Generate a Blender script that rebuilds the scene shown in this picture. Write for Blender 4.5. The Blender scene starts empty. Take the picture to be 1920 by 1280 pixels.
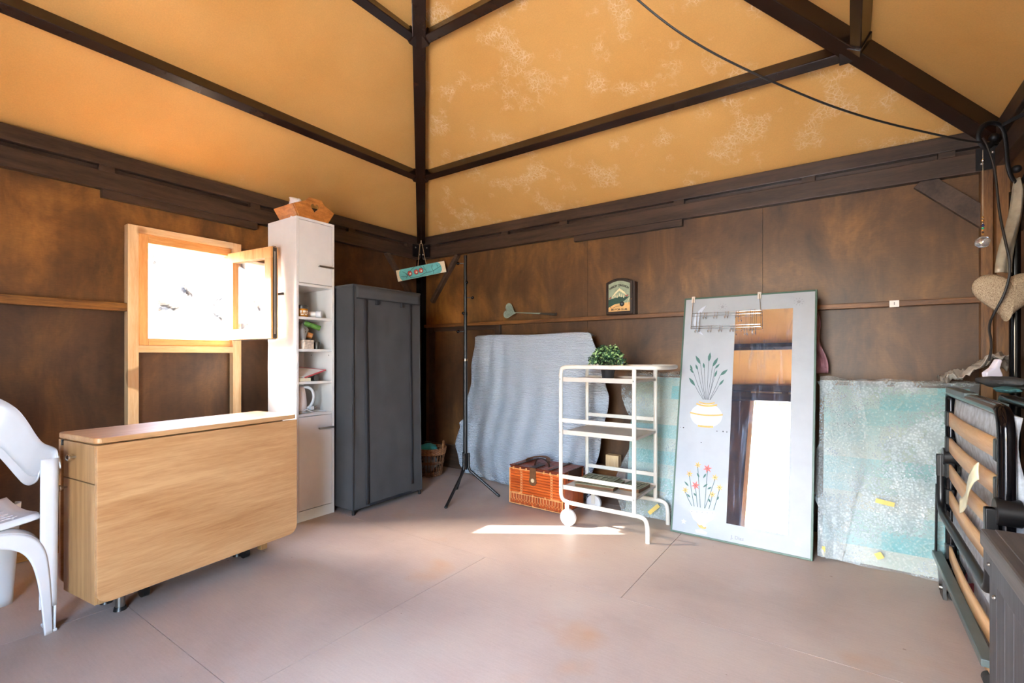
import bpy, bmesh, math, random
from mathutils import Vector, Matrix, Euler, noise
random.seed(7)
SC = bpy.context.scene
COL = SC.collection
PI = math.pi
R = math.radians

# ---------------------------------------------------------------- camera, sky, sun, exposure
cd = bpy.data.cameras.new('camera')
cam = bpy.data.objects.new('camera', cd)
COL.objects.link(cam)
cam.location = (3.475, -3.431, 1.05)
cam.rotation_euler = (R(90), 0, R(34.754))
cd.sensor_width = 36.0
cd.lens = 36.0 * 908.0 / 1920.0
cd.shift_y = 27.0 / 1920.0
cd.clip_start = 0.05
SC.camera = cam

SUN_EL = 31.0
SUN_DIR = Vector((1.0, 0.66, 0)).normalized()          # the way the sunlight travels, seen from above
sun_to = Vector((-SUN_DIR.x, -SUN_DIR.y, math.tan(R(SUN_EL)))).normalized()
w = bpy.data.worlds.new('sky')
SC.world = w
w.use_nodes = True
nt = w.node_tree
bg = nt.nodes['Background']
sk = nt.nodes.new('ShaderNodeTexSky')
sk.sky_type = 'NISHITA'
sk.sun_disc = False
sk.sun_elevation = R(SUN_EL)
sk.sun_rotation = math.atan2(sun_to.x, sun_to.y)
sk.air_density = 1.0
sk.dust_density = 3.0
sk.ozone_density = 1.0
nt.links.new(sk.outputs[0], bg.inputs[0])
bg.inputs[1].default_value = 1.2

sl = bpy.data.lights.new('sun', 'SUN')
sl.energy = 5.5
sl.angle = R(0.53)
sl.color = (1.0, 0.95, 0.88)
so = bpy.data.objects.new('sun', sl)
so.rotation_euler = sun_to.to_track_quat('Z', 'Y').to_euler()
so.location = (-6, -6, 8)
COL.objects.link(so)

def portal(name, loc, rot, sx, sy):
    l = bpy.data.lights.new(name, 'AREA')
    l.shape = 'RECTANGLE'; l.size = sx; l.size_y = sy
    l.cycles.is_portal = True
    o = bpy.data.objects.new(name, l)
    o.location = loc; o.rotation_euler = rot
    COL.objects.link(o)
portal('door_portal', (2.75, -4.2, 1.035), (R(90), 0, 0), 2.4, 2.07)
portal('window_portal', (-0.05, -2.07, 1.44), (R(90), 0, R(-90)), 0.55, 0.6)

SC.view_settings.view_transform = 'Standard'
SC.view_settings.look = 'None'
SC.view_settings.gamma = 1.0
SC.view_settings.use_curve_mapping = False
SC.view_settings.exposure = 3.3
try:
    SC.cycles.use_denoising = True
    SC.cycles.max_bounces = 14
    SC.cycles.diffuse_bounces = 8
    SC.cycles.glossy_bounces = 5
    SC.cycles.transparent_max_bounces = 16
    SC.cycles.sample_clamp_indirect = 8.0
    SC.cycles.caustics_reflective = False
    SC.cycles.caustics_refractive = False
except Exception:
    pass

# ---------------------------------------------------------------- materials
def hx(s):
    s = s.lstrip('#')
    v = [int(s[i:i+2], 16) / 255 for i in (0, 2, 4)]
    return tuple([(c / 12.92 if c <= .04045 else ((c + .055) / 1.055) ** 2.4) for c in v] + [1.0])

def newmat(name):
    m = bpy.data.materials.new(name); m.use_nodes = True
    n = m.node_tree
    return m, n, n.nodes['Principled BSDF']

def coords(n, scale=(1, 1, 1), rot=(0, 0, 0)):
    tc = n.nodes.new('ShaderNodeTexCoord'); mp = n.nodes.new('ShaderNodeMapping')
    mp.inputs['Scale'].default_value = scale
    mp.inputs['Rotation'].default_value = rot
    n.links.new(tc.outputs['Object'], mp.inputs[0])
    return mp.outputs[0]

def noisen(n, vec, scale, detail=4, rough=.55, dist=0.0):
    t = n.nodes.new('ShaderNodeTexNoise')
    t.inputs['Scale'].default_value = scale; t.inputs['Detail'].default_value = detail
    t.inputs['Roughness'].default_value = rough; t.inputs['Distortion'].default_value = dist
    n.links.new(vec, t.inputs['Vector'])
    return t.outputs['Fac']

def ramp(n, fac, stops):
    r = n.nodes.new('ShaderNodeValToRGB')
    e = r.color_ramp.elements
    while len(e) < len(stops): e.new(0.5)
    for i, (p, c) in enumerate(stops):
        e[i].position = p; e[i].color = c
    n.links.new(fac, r.inputs[0])
    return r.outputs[0]

def mix(n, fac, a, b, mode='MIX'):
    x = n.nodes.new('ShaderNodeMix'); x.data_type = 'RGBA'; x.blend_type = mode
    for s, v in ((0, fac), (6, a), (7, b)):
        if isinstance(v, (float, int, tuple)): x.inputs[s].default_value = v
        else: n.links.new(v, x.inputs[s])
    return x.outputs[2]

def mathn(n, op, a, b=None):
    x = n.nodes.new('ShaderNodeMath'); x.operation = op
    for i, v in enumerate((a, b)):
        if v is None: continue
        if isinstance(v, (float, int)): x.inputs[i].default_value = v
        else: n.links.new(v, x.inputs[i])
    return x.outputs[0]

def bumpn(n, p, h, strength=.3, dist=.002):
    b = n.nodes.new('ShaderNodeBump')
    b.inputs['Strength'].default_value = strength; b.inputs['Distance'].default_value = dist
    n.links.new(h, b.inputs['Height']); n.links.new(b.outputs[0], p.inputs['Normal'])

def plain(name, c, rough=.5, metal=0.0, var=.12, vs=14.0, bump=0.0, bs=200.0, **kw):
    m, n, p = newmat(name)
    c = hx(c) if isinstance(c, str) else c
    v = coords(n)
    f = noisen(n, v, vs, 4)
    d = tuple([x * (1 - var) for x in c[:3]] + [1]); l = tuple([min(1, x * (1 + var * .6)) for x in c[:3]] + [1])
    n.links.new(ramp(n, f, [(.3, d), (.7, l)]), p.inputs['Base Color'])
    p.inputs['Roughness'].default_value = rough; p.inputs['Metallic'].default_value = metal
    if bump: bumpn(n, p, noisen(n, v, bs, 3), bump)
    for k, x in kw.items(): p.inputs[k.replace('_', ' ')].default_value = x
    return m

def wood(name, dark, light, scale=(6, 6, .7), rough=.5, big=1.0, bump=.15, knots=0.0, coat=0.0):
    m, n, p = newmat(name)
    v = coords(n, scale)
    f1 = noisen(n, v, 3.0 * big, 6, .6, .25)
    f2 = noisen(n, v, 26.0 * big, 3, .6, .2)
    f = mathn(n, 'ADD', mathn(n, 'MULTIPLY', f1, .7), mathn(n, 'MULTIPLY', f2, .3))
    col = ramp(n, f, [(.36, hx(dark)), (.62, hx(light))])
    if knots:
        k = noisen(n, coords(n, (1, 1, 1)), 5.0, 1)
        col = mix(n, ramp(n, k, [(.70, (0, 0, 0, 1)), (.74, (knots,) * 3 + (1,))]), col, hx('#8a5228'))
    n.links.new(col, p.inputs['Base Color'])
    p.inputs['Roughness'].default_value = rough
    if coat: p.inputs['Coat Weight'].default_value = coat
    if bump: bumpn(n, p, f2, bump, .001)
    return m

MT = {}
# plywood walls: brown stain brushed on unevenly
def stained(name, a, b, c, grain=(1, 1, 1)):
    m, n, p = newmat(name)
    v = coords(n, (1, 1, .55))
    f = noisen(n, v, 3.4, 6, .66, .5)
    col = ramp(n, f, [(.30, hx(a)), (.50, hx(b)), (.68, hx(c))])
    sw = noisen(n, coords(n, (2.6, 2.6, 1.1)), 1.7, 2, .4, .2)
    col = mix(n, .55, col, ramp(n, sw, [(.38, (.66, .65, .67, 1)), (.56, (1, 1, 1, 1))]), 'MULTIPLY')
    g = noisen(n, coords(n, (9, 9, 60)), 3.0, 4, .6)
    col = mix(n, .30, col, ramp(n, g, [(.3, (.30, .30, .30, 1)), (.7, (1, 1, 1, 1))]), 'MULTIPLY')
    s = noisen(n, coords(n, (14, 14, .8)), 1.0, 3, .6)
    col = mix(n, .35, col, ramp(n, s, [(.35, (.45, .42, .40, 1)), (.62, (1, 1, 1, 1))]), 'MULTIPLY')
    k = noisen(n, coords(n, (1, 1, 1)), 7.0, 2)
    col = mix(n, ramp(n, k, [(.70, (0, 0, 0, 1)), (.78, (.5, .5, .5, 1))]), col, hx('#2d1c10'))
    n.links.new(col, p.inputs['Base Color'])
    p.inputs['Roughness'].default_value = .48
    bumpn(n, p, g, .12, .001)
    return m
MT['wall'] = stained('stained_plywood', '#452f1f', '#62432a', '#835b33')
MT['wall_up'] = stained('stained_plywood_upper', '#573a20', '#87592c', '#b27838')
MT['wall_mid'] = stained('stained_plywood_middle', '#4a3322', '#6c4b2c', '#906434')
MT['beam'] = wood('dark_stained_beam', '#2b2019', '#4a382c', (5, 5, 5), .35, .8)
MT['beam_y'] = wood('dark_stained_beam_long', '#2c211a', '#4f3c30', (9, .8, 9), .38, 1)
MT['beam_x'] = wood('dark_stained_beam_cross', '#2c211a', '#4f3c30', (.8, 9, 9), .38, 1)
MT['rafter'] = plain('dark_varnished_rafter', '#2c1c13', .22, 0, .35, 8, .1)
MT['rail_x'] = wood('stained_rail_cross', '#4b2d18', '#8a5a2c', (.9, 12, 12), .5)
MT['rail_y'] = wood('stained_rail_long', '#5a3619', '#a06c30', (12, .9, 12), .45)
MT['rail_z'] = wood('stained_stud', '#523620', '#8f6234', (10, 10, .9), .5)
MT['brace'] = wood('weathered_brace', '#3a2b22', '#5d4a3c', (3, 3, 3), .6)
MT['pine'] = wood('raw_pine', '#dcae78', '#f2d3a4', (9, 9, .7), .5, 1, .1, .6)
MT['pine_y'] = wood('raw_pine_cross', '#dcae78', '#f2d3a4', (9, .7, 9), .5, 1, .1, .6)
MT['larch'] = wood('varnished_pine_frame', '#d08f4c', '#eab878', (9, 9, .8), .38, 1, .1)
MT['larch_y'] = wood('varnished_pine_frame_cross', '#d08f4c', '#eab878', (9, .8, 9), .38, 1, .1)
MT['sheath'] = plain('outside_boarding', '#7c6a50', .8)

def ceiling_mat(name, amount, thr):
    m, n, p = newmat(name)
    v = coords(n)
    base = ramp(n, noisen(n, v, 1.6, 5), [(.3, hx('#dba255')), (.7, hx('#e8b266'))])
    fine = noisen(n, v, 170.0, 2)
    base = mix(n, .22, base, ramp(n, fine, [(.3, (.6, .6, .6, 1)), (.7, (1, 1, 1, 1))]), 'MULTIPLY')
    vo = n.nodes.new('ShaderNodeTexVoronoi'); vo.feature = 'DISTANCE_TO_EDGE'
    vo.inputs['Scale'].default_value = 42.0
    dv = n.nodes.new('ShaderNodeVectorMath'); dv.operation = 'ADD'
    nv = n.nodes.new('ShaderNodeTexNoise'); nv.inputs['Scale'].default_value = 9.0
    n.links.new(v, nv.inputs['Vector']); n.links.new(v, dv.inputs[0])
    sc = n.nodes.new('ShaderNodeVectorMath'); sc.operation = 'SCALE'; sc.inputs['Scale'].default_value = .10
    n.links.new(nv.outputs['Color'], sc.inputs[0]); n.links.new(sc.outputs[0], dv.inputs[1])
    n.links.new(dv.outputs[0], vo.inputs['Vector'])
    ridge = ramp(n, vo.outputs['Distance'], [(.03, (1, 1, 1, 1)), (.10, (0, 0, 0, 1))])
    mask = ramp(n, noisen(n, v, 4.6, 3, .6), [(thr, (0, 0, 0, 1)), (thr + .09, (1, 1, 1, 1))])
    fine2 = ramp(n, noisen(n, v, 60.0, 3), [(.42, (0, 0, 0, 1)), (.58, (1, 1, 1, 1))])
    a = mathn(n, 'MULTIPLY', ridge, mask)
    b = mathn(n, 'MULTIPLY', mathn(n, 'MULTIPLY', fine2, mask), .35)
    f = mathn(n, 'MULTIPLY', mathn(n, 'MAXIMUM', a, b), amount)
    n.links.new(mix(n, f, base, hx('#f6dcae')), p.inputs['Base Color'])
    p.inputs['Roughness'].default_value = .62
    bumpn(n, p, fine, .1, .001)
    return m
MT['ceil'] = ceiling_mat('ochre_painted_board', .4, .72)
MT['ceil_s'] = ceiling_mat('ochre_painted_board_scuffed', .62, .53)

def floor_mat():
    m, n, p = newmat('painted_plywood_floor')
    v = coords(n)
    c = ramp(n, noisen(n, v, 1.1, 5, .6, .3), [(.3, hx('#a8978c')), (.5, hx('#b6a499')), (.72, hx('#c2b3a5'))])
    g = noisen(n, coords(n, (5, 50, 5)), 2.4, 4, .65)
    c = mix(n, .28, c, ramp(n, g, [(.3, (.72, .70, .69, 1)), (.7, (1, 1, 1, 1))]), 'MULTIPLY')
    st = noisen(n, v, 2.1, 3)
    c = mix(n, ramp(n, st, [(.62, (0, 0, 0, 1)), (.76, (.55, .55, .55, 1))]), c, hx('#b98a5e'))
    sp = noisen(n, v, 26.0, 2)
    c = mix(n, ramp(n, sp, [(.755, (0, 0, 0, 1)), (.775, (.7, .7, .7, 1))]), c, hx('#6e5040'))
    f3 = noisen(n, v, 140.0, 2)
    c = mix(n, .2, c, ramp(n, f3, [(.3, (.7, .7, .7, 1)), (.7, (1, 1, 1, 1))]), 'MULTIPLY')
    n.links.new(c, p.inputs['Base Color'])
    p.inputs['Roughness'].default_value = .5
    bumpn(n, p, g, .08, .001)
    return m
MT['floor'] = floor_mat()
MT['oak'] = wood('oak_laminate', '#a87648', '#c89c6c', (.55, 7, 7), .38, .8, .05)
MT['oak_v'] = wood('oak_laminate_upright', '#966b3e', '#b48c5e', (14, 14, .6), .4, 1, .05)
MT['white'] = plain('white_melamine', '#e2dfda', .35, 0, .03)
MT['plastic'] = plain('white_moulded_plastic', '#d6d7d9', .32, 0, .03)
MT['cream_metal'] = plain('cream_white_enamel', '#d2cdc2', .3, 0, .04)
MT['shelf_grey'] = plain('cream_sheet_shelf', '#bdb4aa', .4, 0, .05)
MT['black'] = plain('black_powder_coat', '#141416', .35, 0, .2)
MT['blackgloss'] = plain('black_gloss_metal', '#0c0c10', .12, .3, .2)
MT['iron'] = plain('wrought_iron', '#161618', .5, .4, .3, 30, .2)
MT['chrome'] = plain('chrome', '#d0d0d0', .15, 1.0, .03)
MT['nickel'] = plain('brushed_nickel', '#a9a49c', .3, 1.0, .05)
MT['gasket'] = plain('rubber_gasket', '#3c342e', .5, 0, .2)
MT['net'] = plain('dull_teal_netting', '#4b8288', .8, 0, .4, 60)
MT['fabric'] = plain('charcoal_nonwoven_fabric', '#454546', .85, 0, .15, 5, .35, 320)
MT['fabric_d'] = plain('black_piping_tape', '#232327', .7, 0, .1)
MT['rubber'] = plain('black_cable_rubber', '#1d1b1a', .45, 0, .1)

# ---------------------------------------------------------------- mesh helpers
def BM(): return bmesh.new()

def box(bm, x0, x1, y0, y1, z0, z1, M=None):
    vs = [Vector((x, y, z)) for x in (x0, x1) for y in (y0, y1) for z in (z0, z1)]
    if M is not None: vs = [M @ v for v in vs]
    v = [bm.verts.new(p) for p in vs]
    for f in ((0, 1, 3, 2), (4, 6, 7, 5), (0, 4, 5, 1), (2, 3, 7, 6), (0, 2, 6, 4), (1, 5, 7, 3)):
        bm.faces.new([v[i] for i in f])

def beam(bm, p0, p1, wd, ht, up=(0, 0, 1), mid=False):
    """a bar from p0 to p1; the line is the middle of its upper side (or its axis with mid)"""
    p0, p1 = Vector(p0), Vector(p1)
    d = (p1 - p0).normalized(); u = Vector(up); u = (u - d * u.dot(d)).normalized(); s = d.cross(u)
    L = (p1 - p0).length
    M = Matrix((s, d, u)).transposed().to_4x4(); M.translation = p0
    z1 = ht / 2 if mid else 0
    box(bm, -wd / 2, wd / 2, 0, L, z1 - ht, z1, M)

def cyl(bm, p0, p1, r0, r1=None, seg=14, cap=True):
    r1 = r0 if r1 is None else r1
    p0, p1 = Vector(p0), Vector(p1); d = (p1 - p0).normalized()
    a = d.orthogonal().normalized(); b = d.cross(a)
    rings = []
    for p, r in ((p0, r0), (p1, r1)):
        rings.append([bm.verts.new(p + (a * math.cos(t) + b * math.sin(t)) * r) for t in [2 * PI * i / seg for i in range(seg)]])
    for i in range(seg):
        j = (i + 1) % seg
        bm.faces.new((rings[0][i], rings[0][j], rings[1][j], rings[1][i]))
    if cap:
        bm.faces.new(rings[0][::-1]); bm.faces.new(rings[1])

def tube(bm, pts, r, seg=8, closed=False, flat=1.0, up=None):
    """pipe along pts; r a number or list; flat squashes it along the side direction"""
    pts = [Vector(p) for p in pts]; n = len(pts)
    rs = r if isinstance(r, (list, tuple)) else [r] * n
    rings = []; a = None
    for i, p in enumerate(pts):
        if closed: d = (pts[(i + 1) % n] - pts[i - 1]).normalized()
        else: d = (pts[min(i + 1, n - 1)] - pts[max(i - 1, 0)]).normalized()
        if up is not None:
            u = Vector(up); a = u - d * u.dot(d)
            a = a.normalized() if a.length > 1e-4 else d.orthogonal().normalized()
        elif a is None: a = d.orthogonal().normalized()
        else:
            a = a - d * a.dot(d); a = a.normalized() if a.length > 1e-5 else d.orthogonal().normalized()
        b = d.cross(a)
        rings.append([bm.verts.new(p + a * math.cos(2 * PI * k / seg) * rs[i] + b * math.sin(2 * PI * k / seg) * rs[i] * flat) for k in range(seg)])
    m = n if closed else n - 1
    for i in range(m):
        A, B = rings[i], rings[(i + 1) % n]
        for k in range(seg):
            j = (k + 1) % seg
            bm.faces.new((A[k], A[j], B[j], B[k]))
    if not closed:
        bm.faces.new(rings[0][::-1]); bm.faces.new(rings[-1])

def smooth_path(pts, it=2, closed=False):
    pts = [Vector(p) for p in pts]
    for _ in range(it):
        q = []
        n = len(pts)
        if not closed: q.append(pts[0])
        for i in range(n if closed else n - 1):
            a, b = pts[i], pts[(i + 1) % n]
            q += [a.lerp(b, .25), a.lerp(b, .75)]
        if not closed: q.append(pts[-1])
        pts = q
    return pts

def lathe(bm, prof, c=(0, 0, 0), seg=24, M=None):
    c = Vector(c); rings = []
    for r, z in prof:
        ring = []
        for i in range(seg):
            t = 2 * PI * i / seg
            p = Vector((max(r, 1e-4) * math.cos(t), max(r, 1e-4) * math.sin(t), z))
            if M is not None: p = M @ p
            ring.append(bm.verts.new(p + c))
        rings.append(ring)
    for a, b in zip(rings, rings[1:]):
        for i in range(seg):
            j = (i + 1) % seg
            bm.faces.new((a[i], a[j], b[j], b[i]))
    bm.faces.new(rings[0][::-1]); bm.faces.new(rings[-1])

def poly(bm, pts, ext):
    """flat outline pts pushed along ext"""
    pts = [Vector(p) for p in pts]; ext = Vector(ext)
    a = [bm.verts.new(p) for p in pts]; b = [bm.verts.new(p + ext) for p in pts]
    bm.faces.new(a[::-1]); bm.faces.new(b)
    n = len(pts)
    for i in range(n):
        j = (i + 1) % n
        bm.faces.new((a[i], a[j], b[j], b[i]))

def grid(bm, f, nu, nv):
    g = [[bm.verts.new(Vector(f(i / nu, j / nv))) for i in range(nu + 1)] for j in range(nv + 1)]
    for j in range(nv):
        for i in range(nu):
            bm.faces.new((g[j][i], g[j][i + 1], g[j + 1][i + 1], g[j + 1][i]))

def ball(bm, c, r, seg=12, sc=(1, 1, 1)):
    ret = bmesh.ops.create_uvsphere(bm, u_segments=seg, v_segments=max(6, seg // 2), radius=r)
    for v in ret['verts']: v.co = Vector((v.co.x * sc[0], v.co.y * sc[1], v.co.z * sc[2])) + Vector(c)

LOCAL = set()
def mk(name, bm, m, parent=None, smooth=False, bevel=0.0, solid=0.0, label=None, kind=None, segs=2, sub=0, angle=40):
    bmesh.ops.recalc_face_normals(bm, faces=bm.faces)
    me = bpy.data.meshes.new(name); bm.to_mesh(me); bm.free()
    if m is not None: me.materials.append(MT[m] if isinstance(m, str) else m)
    o = bpy.data.objects.new(name, me); COL.objects.link(o)
    if smooth:
        me.polygons.foreach_set('use_smooth', [True] * len(me.polygons))
        try: me.set_sharp_from_angle(angle=R(angle))
        except Exception: pass
    if parent is not None:
        o.parent = parent
        if parent.type == 'EMPTY' and parent.name not in LOCAL:
            o.matrix_parent_inverse = INV[parent.name]
    if solid:
        s = o.modifiers.new('solid', 'SOLIDIFY'); s.thickness = solid; s.offset = 0
    if bevel:
        b = o.modifiers.new('bevel', 'BEVEL'); b.width = bevel; b.segments = segs; b.limit_method = 'ANGLE'; b.angle_limit = R(35)
    if sub:
        s = o.modifiers.new('sub', 'SUBSURF'); s.levels = sub; s.render_levels = sub
    if label: o['label'] = label
    if kind: o['kind'] = kind
    return o

INV = {}
def thing(name, label=None, cat=None, loc=(0, 0, 0), rotz=0.0, group=None, local=False, kind=None, rot=None):
    o = bpy.data.objects.new(name, None); COL.objects.link(o)
    o.location = loc; o.rotation_euler = rot if rot else (0, 0, rotz)
    o.empty_display_size = .05
    M = Matrix.LocRotScale(Vector(loc), Euler(rot if rot else (0, 0, rotz)), None)
    INV[o.name] = M.inverted()
    if local: LOCAL.add(o.name)
    if label: o['label'] = label
    if cat: o['category'] = cat
    if group: o['group'] = group
    if kind: o['kind'] = kind
    return o

def tag(o, label, cat, group=None):
    o['label'] = label; o['category'] = cat
    if group: o['group'] = group
    return o

def boxes(name, lst, m, parent=None, **k):
    bm = BM()
    for b in lst: box(bm, *b)
    return mk(name, bm, m, parent, **k)

def copytree(o, parent=None):
    c = o.copy(); COL.objects.link(c)
    if parent is not None: c.parent = parent
    for ch in list(o.children): copytree(ch, c)
    return c

def text(name, s, size, M, m, parent, ext=.0006, spacing=1.0):
    cu = bpy.data.curves.new(name, 'FONT'); cu.body = s; cu.size = size; cu.extrude = ext
    cu.offset = size * .02; cu.align_x = 'CENTER'; cu.align_y = 'CENTER'; cu.space_character = spacing
    tmp = bpy.data.objects.new(name, cu); COL.objects.link(tmp)
    dg = bpy.context.evaluated_depsgraph_get()
    me = bpy.data.meshes.new_from_object(tmp.evaluated_get(dg))
    bpy.data.objects.remove(tmp)
    me.transform(M)
    me.materials.clear(); me.materials.append(MT[m])
    o = bpy.data.objects.new(name, me); COL.objects.link(o); o.parent = parent
    return o

# ================================================================ SETTING
RX = 4.13                       # room is about 4.13 m square
EZ = 2.2; SL = .577             # eave height and roof slope
XC = RX / 2; AP = EZ + SL * XC

floor = thing('floor', kind='structure')
boxes('subfloor', [(-.2, RX + .2, -RX - .2, .2, -.12, -.0185)], 'sheath', floor)
G = .0012
rows = [(-.215, 0, [0, 1.22, 2.44, 3.66, RX]), (-1.435, -.215, [0, .225, 2.665, RX]), (-2.68, -1.435, [0, 1.92, RX]),
        (-3.9, -2.68, [0, .95, 3.05, RX]), (-RX, -3.9, [0, 2.44, RX])]
for y0, y1, xs in rows:
    for a, b in zip(xs, xs[1:]):
        boxes('plywood_sheet', [(a + G, b - G, y0 + G, y1 - G, -.018, 0)], 'floor', floor)

# ---- outside: ground and the pale rock wall seen through the window
def ground_f(u, v):
    return ((u - .5) * 60 + 2, (v - .5) * 60 - 2, -.13)
bm = BM(); grid(bm, ground_f, 1, 1)
MT['gravel'] = plain('pale_gravel', '#cfccc6', .9, 0, .2, 30, .4, 80)
mk('ground', bm, 'gravel', kind='structure')
m, n, p = newmat('pale_rock')
v = coords(n)
cr = noisen(n, v, 3.2, 6, .65, .8)
c = ramp(n, cr, [(.34, hx('#1c1814')), (.40, hx('#6e6558')), (.46, hx('#cfc7ba')), (.7, hx('#efeae2'))])
n.links.new(c, p.inputs['Base Color']); p.inputs['Roughness'].default_value = .9
MT['rock'] = m
def rock_f(u, v):
    y = -5.5 + u * 6.5; z = -.15 + v * 2.55
    d = noise.noise(Vector((y * 1.6, z * 1.6, 1))) * .22 + noise.noise(Vector((y * 5, z * 5, 4))) * .09 + noise.noise(Vector((y * 12, z * 12, 8))) * .03
    return (-2.3 + d, y, z)
bm = BM(); grid(bm, rock_f, 150, 60)
for vv in list(bm.verts):
    pass
rk = mk('rock_wall', bm, 'rock', smooth=True, solid=.3, kind='structure')

# unseen wall, added to block the low sun from the doorway
boxes('added_sun_blocker', [(1.75, 1.95, -6.6, -4.75, -.13, 3.7)], 'rock', None, kind='structure')

# ---- walls
def wall_panel(par, wall, a0, a1, z0, z1, m='wall'):
    """a plywood sheet on one of the walls between a0..a1 along it"""
    a0 += G; a1 -= G
    if wall == 'left': c = (-.012, 0, a0, a1, z0, z1)
    elif wall == 'back': c = (a0, a1, 0, .012, z0, z1)
    elif wall == 'right': c = (RX, RX + .012, a0, a1, z0, z1)
    else: c = (a0, a1, -RX - .012, -RX, z0, z1)
    return boxes('plywood_panel', [c], m, par)

WL = thing('wall_left', kind='structure')
WY0, WY1, WZ0, WZ1 = -2.293, -1.83, 1.155, 1.722      # clear window opening
boxes('outer_boarding', [(-.05, -.013, -RX - .05, WY0 - .04, -.1, 2.3), (-.05, -.013, WY1 + .04, .05, -.1, 2.3),
      (-.05, -.013, WY0 - .04, WY1 + .04, -.1, WZ0 - .04), (-.05, -.013, WY0 - .04, WY1 + .04, WZ1 + .04, 2.3)], 'sheath', WL)
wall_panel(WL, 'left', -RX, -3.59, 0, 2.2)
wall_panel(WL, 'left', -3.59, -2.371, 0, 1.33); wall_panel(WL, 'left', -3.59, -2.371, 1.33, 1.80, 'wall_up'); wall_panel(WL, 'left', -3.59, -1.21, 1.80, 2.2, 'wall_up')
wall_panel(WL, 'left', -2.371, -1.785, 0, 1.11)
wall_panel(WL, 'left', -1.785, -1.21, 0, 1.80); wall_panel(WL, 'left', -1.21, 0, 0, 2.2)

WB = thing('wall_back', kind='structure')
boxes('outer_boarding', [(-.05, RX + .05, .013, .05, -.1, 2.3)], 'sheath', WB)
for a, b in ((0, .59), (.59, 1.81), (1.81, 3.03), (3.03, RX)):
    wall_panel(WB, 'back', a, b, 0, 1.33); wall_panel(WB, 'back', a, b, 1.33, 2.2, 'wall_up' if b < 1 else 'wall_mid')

WR = thing('wall_right', kind='structure')
boxes('outer_boarding', [(RX + .013, RX + .05, -RX - .05, .05, -.1, 2.3)], 'sheath', WR)
for a, b in ((-RX, -2.9), (-2.9, -1.68), (-1.68, -.46), (-.46, 0)): wall_panel(WR, 'right', a, b, 0, 2.2)

DX0, DX1, DZ = 2.25, 3.30, 2.10
WF = thing('wall_front', kind='structure')
boxes('outer_boarding', [(-.05, DX0, -RX - .05, -RX - .013, -.1, 2.3), (DX1, RX + .05, -RX - .05, -RX - .013, -.1, 2.3),
      (DX0, DX1, -RX - .05, -RX - .013, DZ, 2.3)], 'sheath', WF)
for a, b in ((0, 1.22), (1.22, DX0), (DX1, RX)): wall_panel(WF, 'front', a, b, 0, 2.2)
wall_panel(WF, 'front', DX0, DX1, DZ, 2.2)
D1 = thing('door_1', kind='structure')
boxes('jamb', [(DX0 - .05, DX0, -RX - .05, -RX + .03, -.02, DZ + .04)], 'pine', D1, bevel=.003)
boxes('jamb', [(DX1, DX1 + .05, -RX - .05, -RX + .03, -.02, DZ + .04)], 'pine', D1, bevel=.003)
boxes('head', [(DX0, DX1, -RX - .05, -RX + .03, DZ, DZ + .04)], 'pine', D1, bevel=.003)

# ---- ceiling: four sloping boards, hips, purlins
CE = thing('ceiling', kind='structure')
cn = [Vector((0, 0, 0)), Vector((RX, 0, 0)), Vector((RX, -RX, 0)), Vector((0, -RX, 0))]
ctr = Vector((XC, -XC, 0))
def roofz(p):                    # underside of the roof at distance a inside the nearest wall
    a = min(p.x, RX - p.x, -p.y, RX + p.y)
    return EZ + SL * a
apex = Vector((XC, -XC, AP))
for i in range(4):
    a, b = cn[i], cn[(i + 1) % 4]
    out = 1 + .30 / XC
    A = ctr + (a - ctr) * out; B_ = ctr + (b - ctr) * out
    A.z = EZ - SL * .30; B_.z = A.z
    bm = BM(); poly(bm, [A, B_, apex], (0, 0, .03))
    mk('roof_board', bm, 'ceil_s' if i == 0 else 'ceil', CE)
for i in range(4):
    a = cn[i].copy(); a.z = EZ
    bm = BM(); beam(bm, a, apex, .078, .10)
    mk('hip_rafter', bm, 'rafter', CE, bevel=.004)
for ring in (.59, 1.341):
    for i in range(4):
        k0, k1 = cn[i], cn[(i + 1) % 4]
        inw = (ctr - (k0 + k1) / 2).normalized()
        t = (k1 - k0).normalized()
        p0 = k0 + t * ring + inw * ring; p1 = k1 - t * ring + inw * ring
        p0.z = p1.z = EZ + SL * ring
        nrm = Vector((-inw.x * SL, -inw.y * SL, 1)).normalized()
        bm = BM(); beam(bm, p0 + t * .03, p1 - t * .03, .05, .078, nrm)
        pu = mk('purlin', bm, 'rafter', CE, bevel=.004)
        for q, s in ((p0, 1), (p1, -1)):
            bm = BM(); beam(bm, q + t * s * .03, q + t * s * .10, .062, .088, nrm)
            mk('joint_shoe', bm, 'rafter', pu, bevel=.003)

# ---- eave beams along the two visible walls (and plainer ones on the others)
def eave(par, wall, blocks, low, m):
    def bb(a0, a1, d, z0, z1):
        if wall == 'back': return (a0, a1, -d, .0, z0, z1)
        if wall == 'left': return (0, d, a0, a1, z0, z1)
        if wall == 'right': return (RX - d, RX, a0, a1, z0, z1)
        return (a0, a1, -RX, -RX + d, z0, z1)
    e0, e1 = (0, RX) if wall in ('back', 'front') else (-RX, 0)
    boxes('eave_beam', [bb(e0 + .02, e1 - .02, .055, 2.118, 2.2)], m, par, bevel=.004)
    boxes('plate_beam', [bb(e0 + .02, e1 - .02, .05, 1.988, 2.088)], m, par, bevel=.004)
    boxes('slot_backing', [bb(e0 + .02, e1 - .02, .012, 2.085, 2.12)], m, par)
    for c in blocks: boxes('spacer_block', [bb(c - .035, c + .035, .048, 2.085, 2.12)], m, par, bevel=.002)
    for a0, a1 in low: boxes('packing_board', [bb(a0, a1, .04, 1.944, 1.99)], m, par, bevel=.003)
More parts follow.
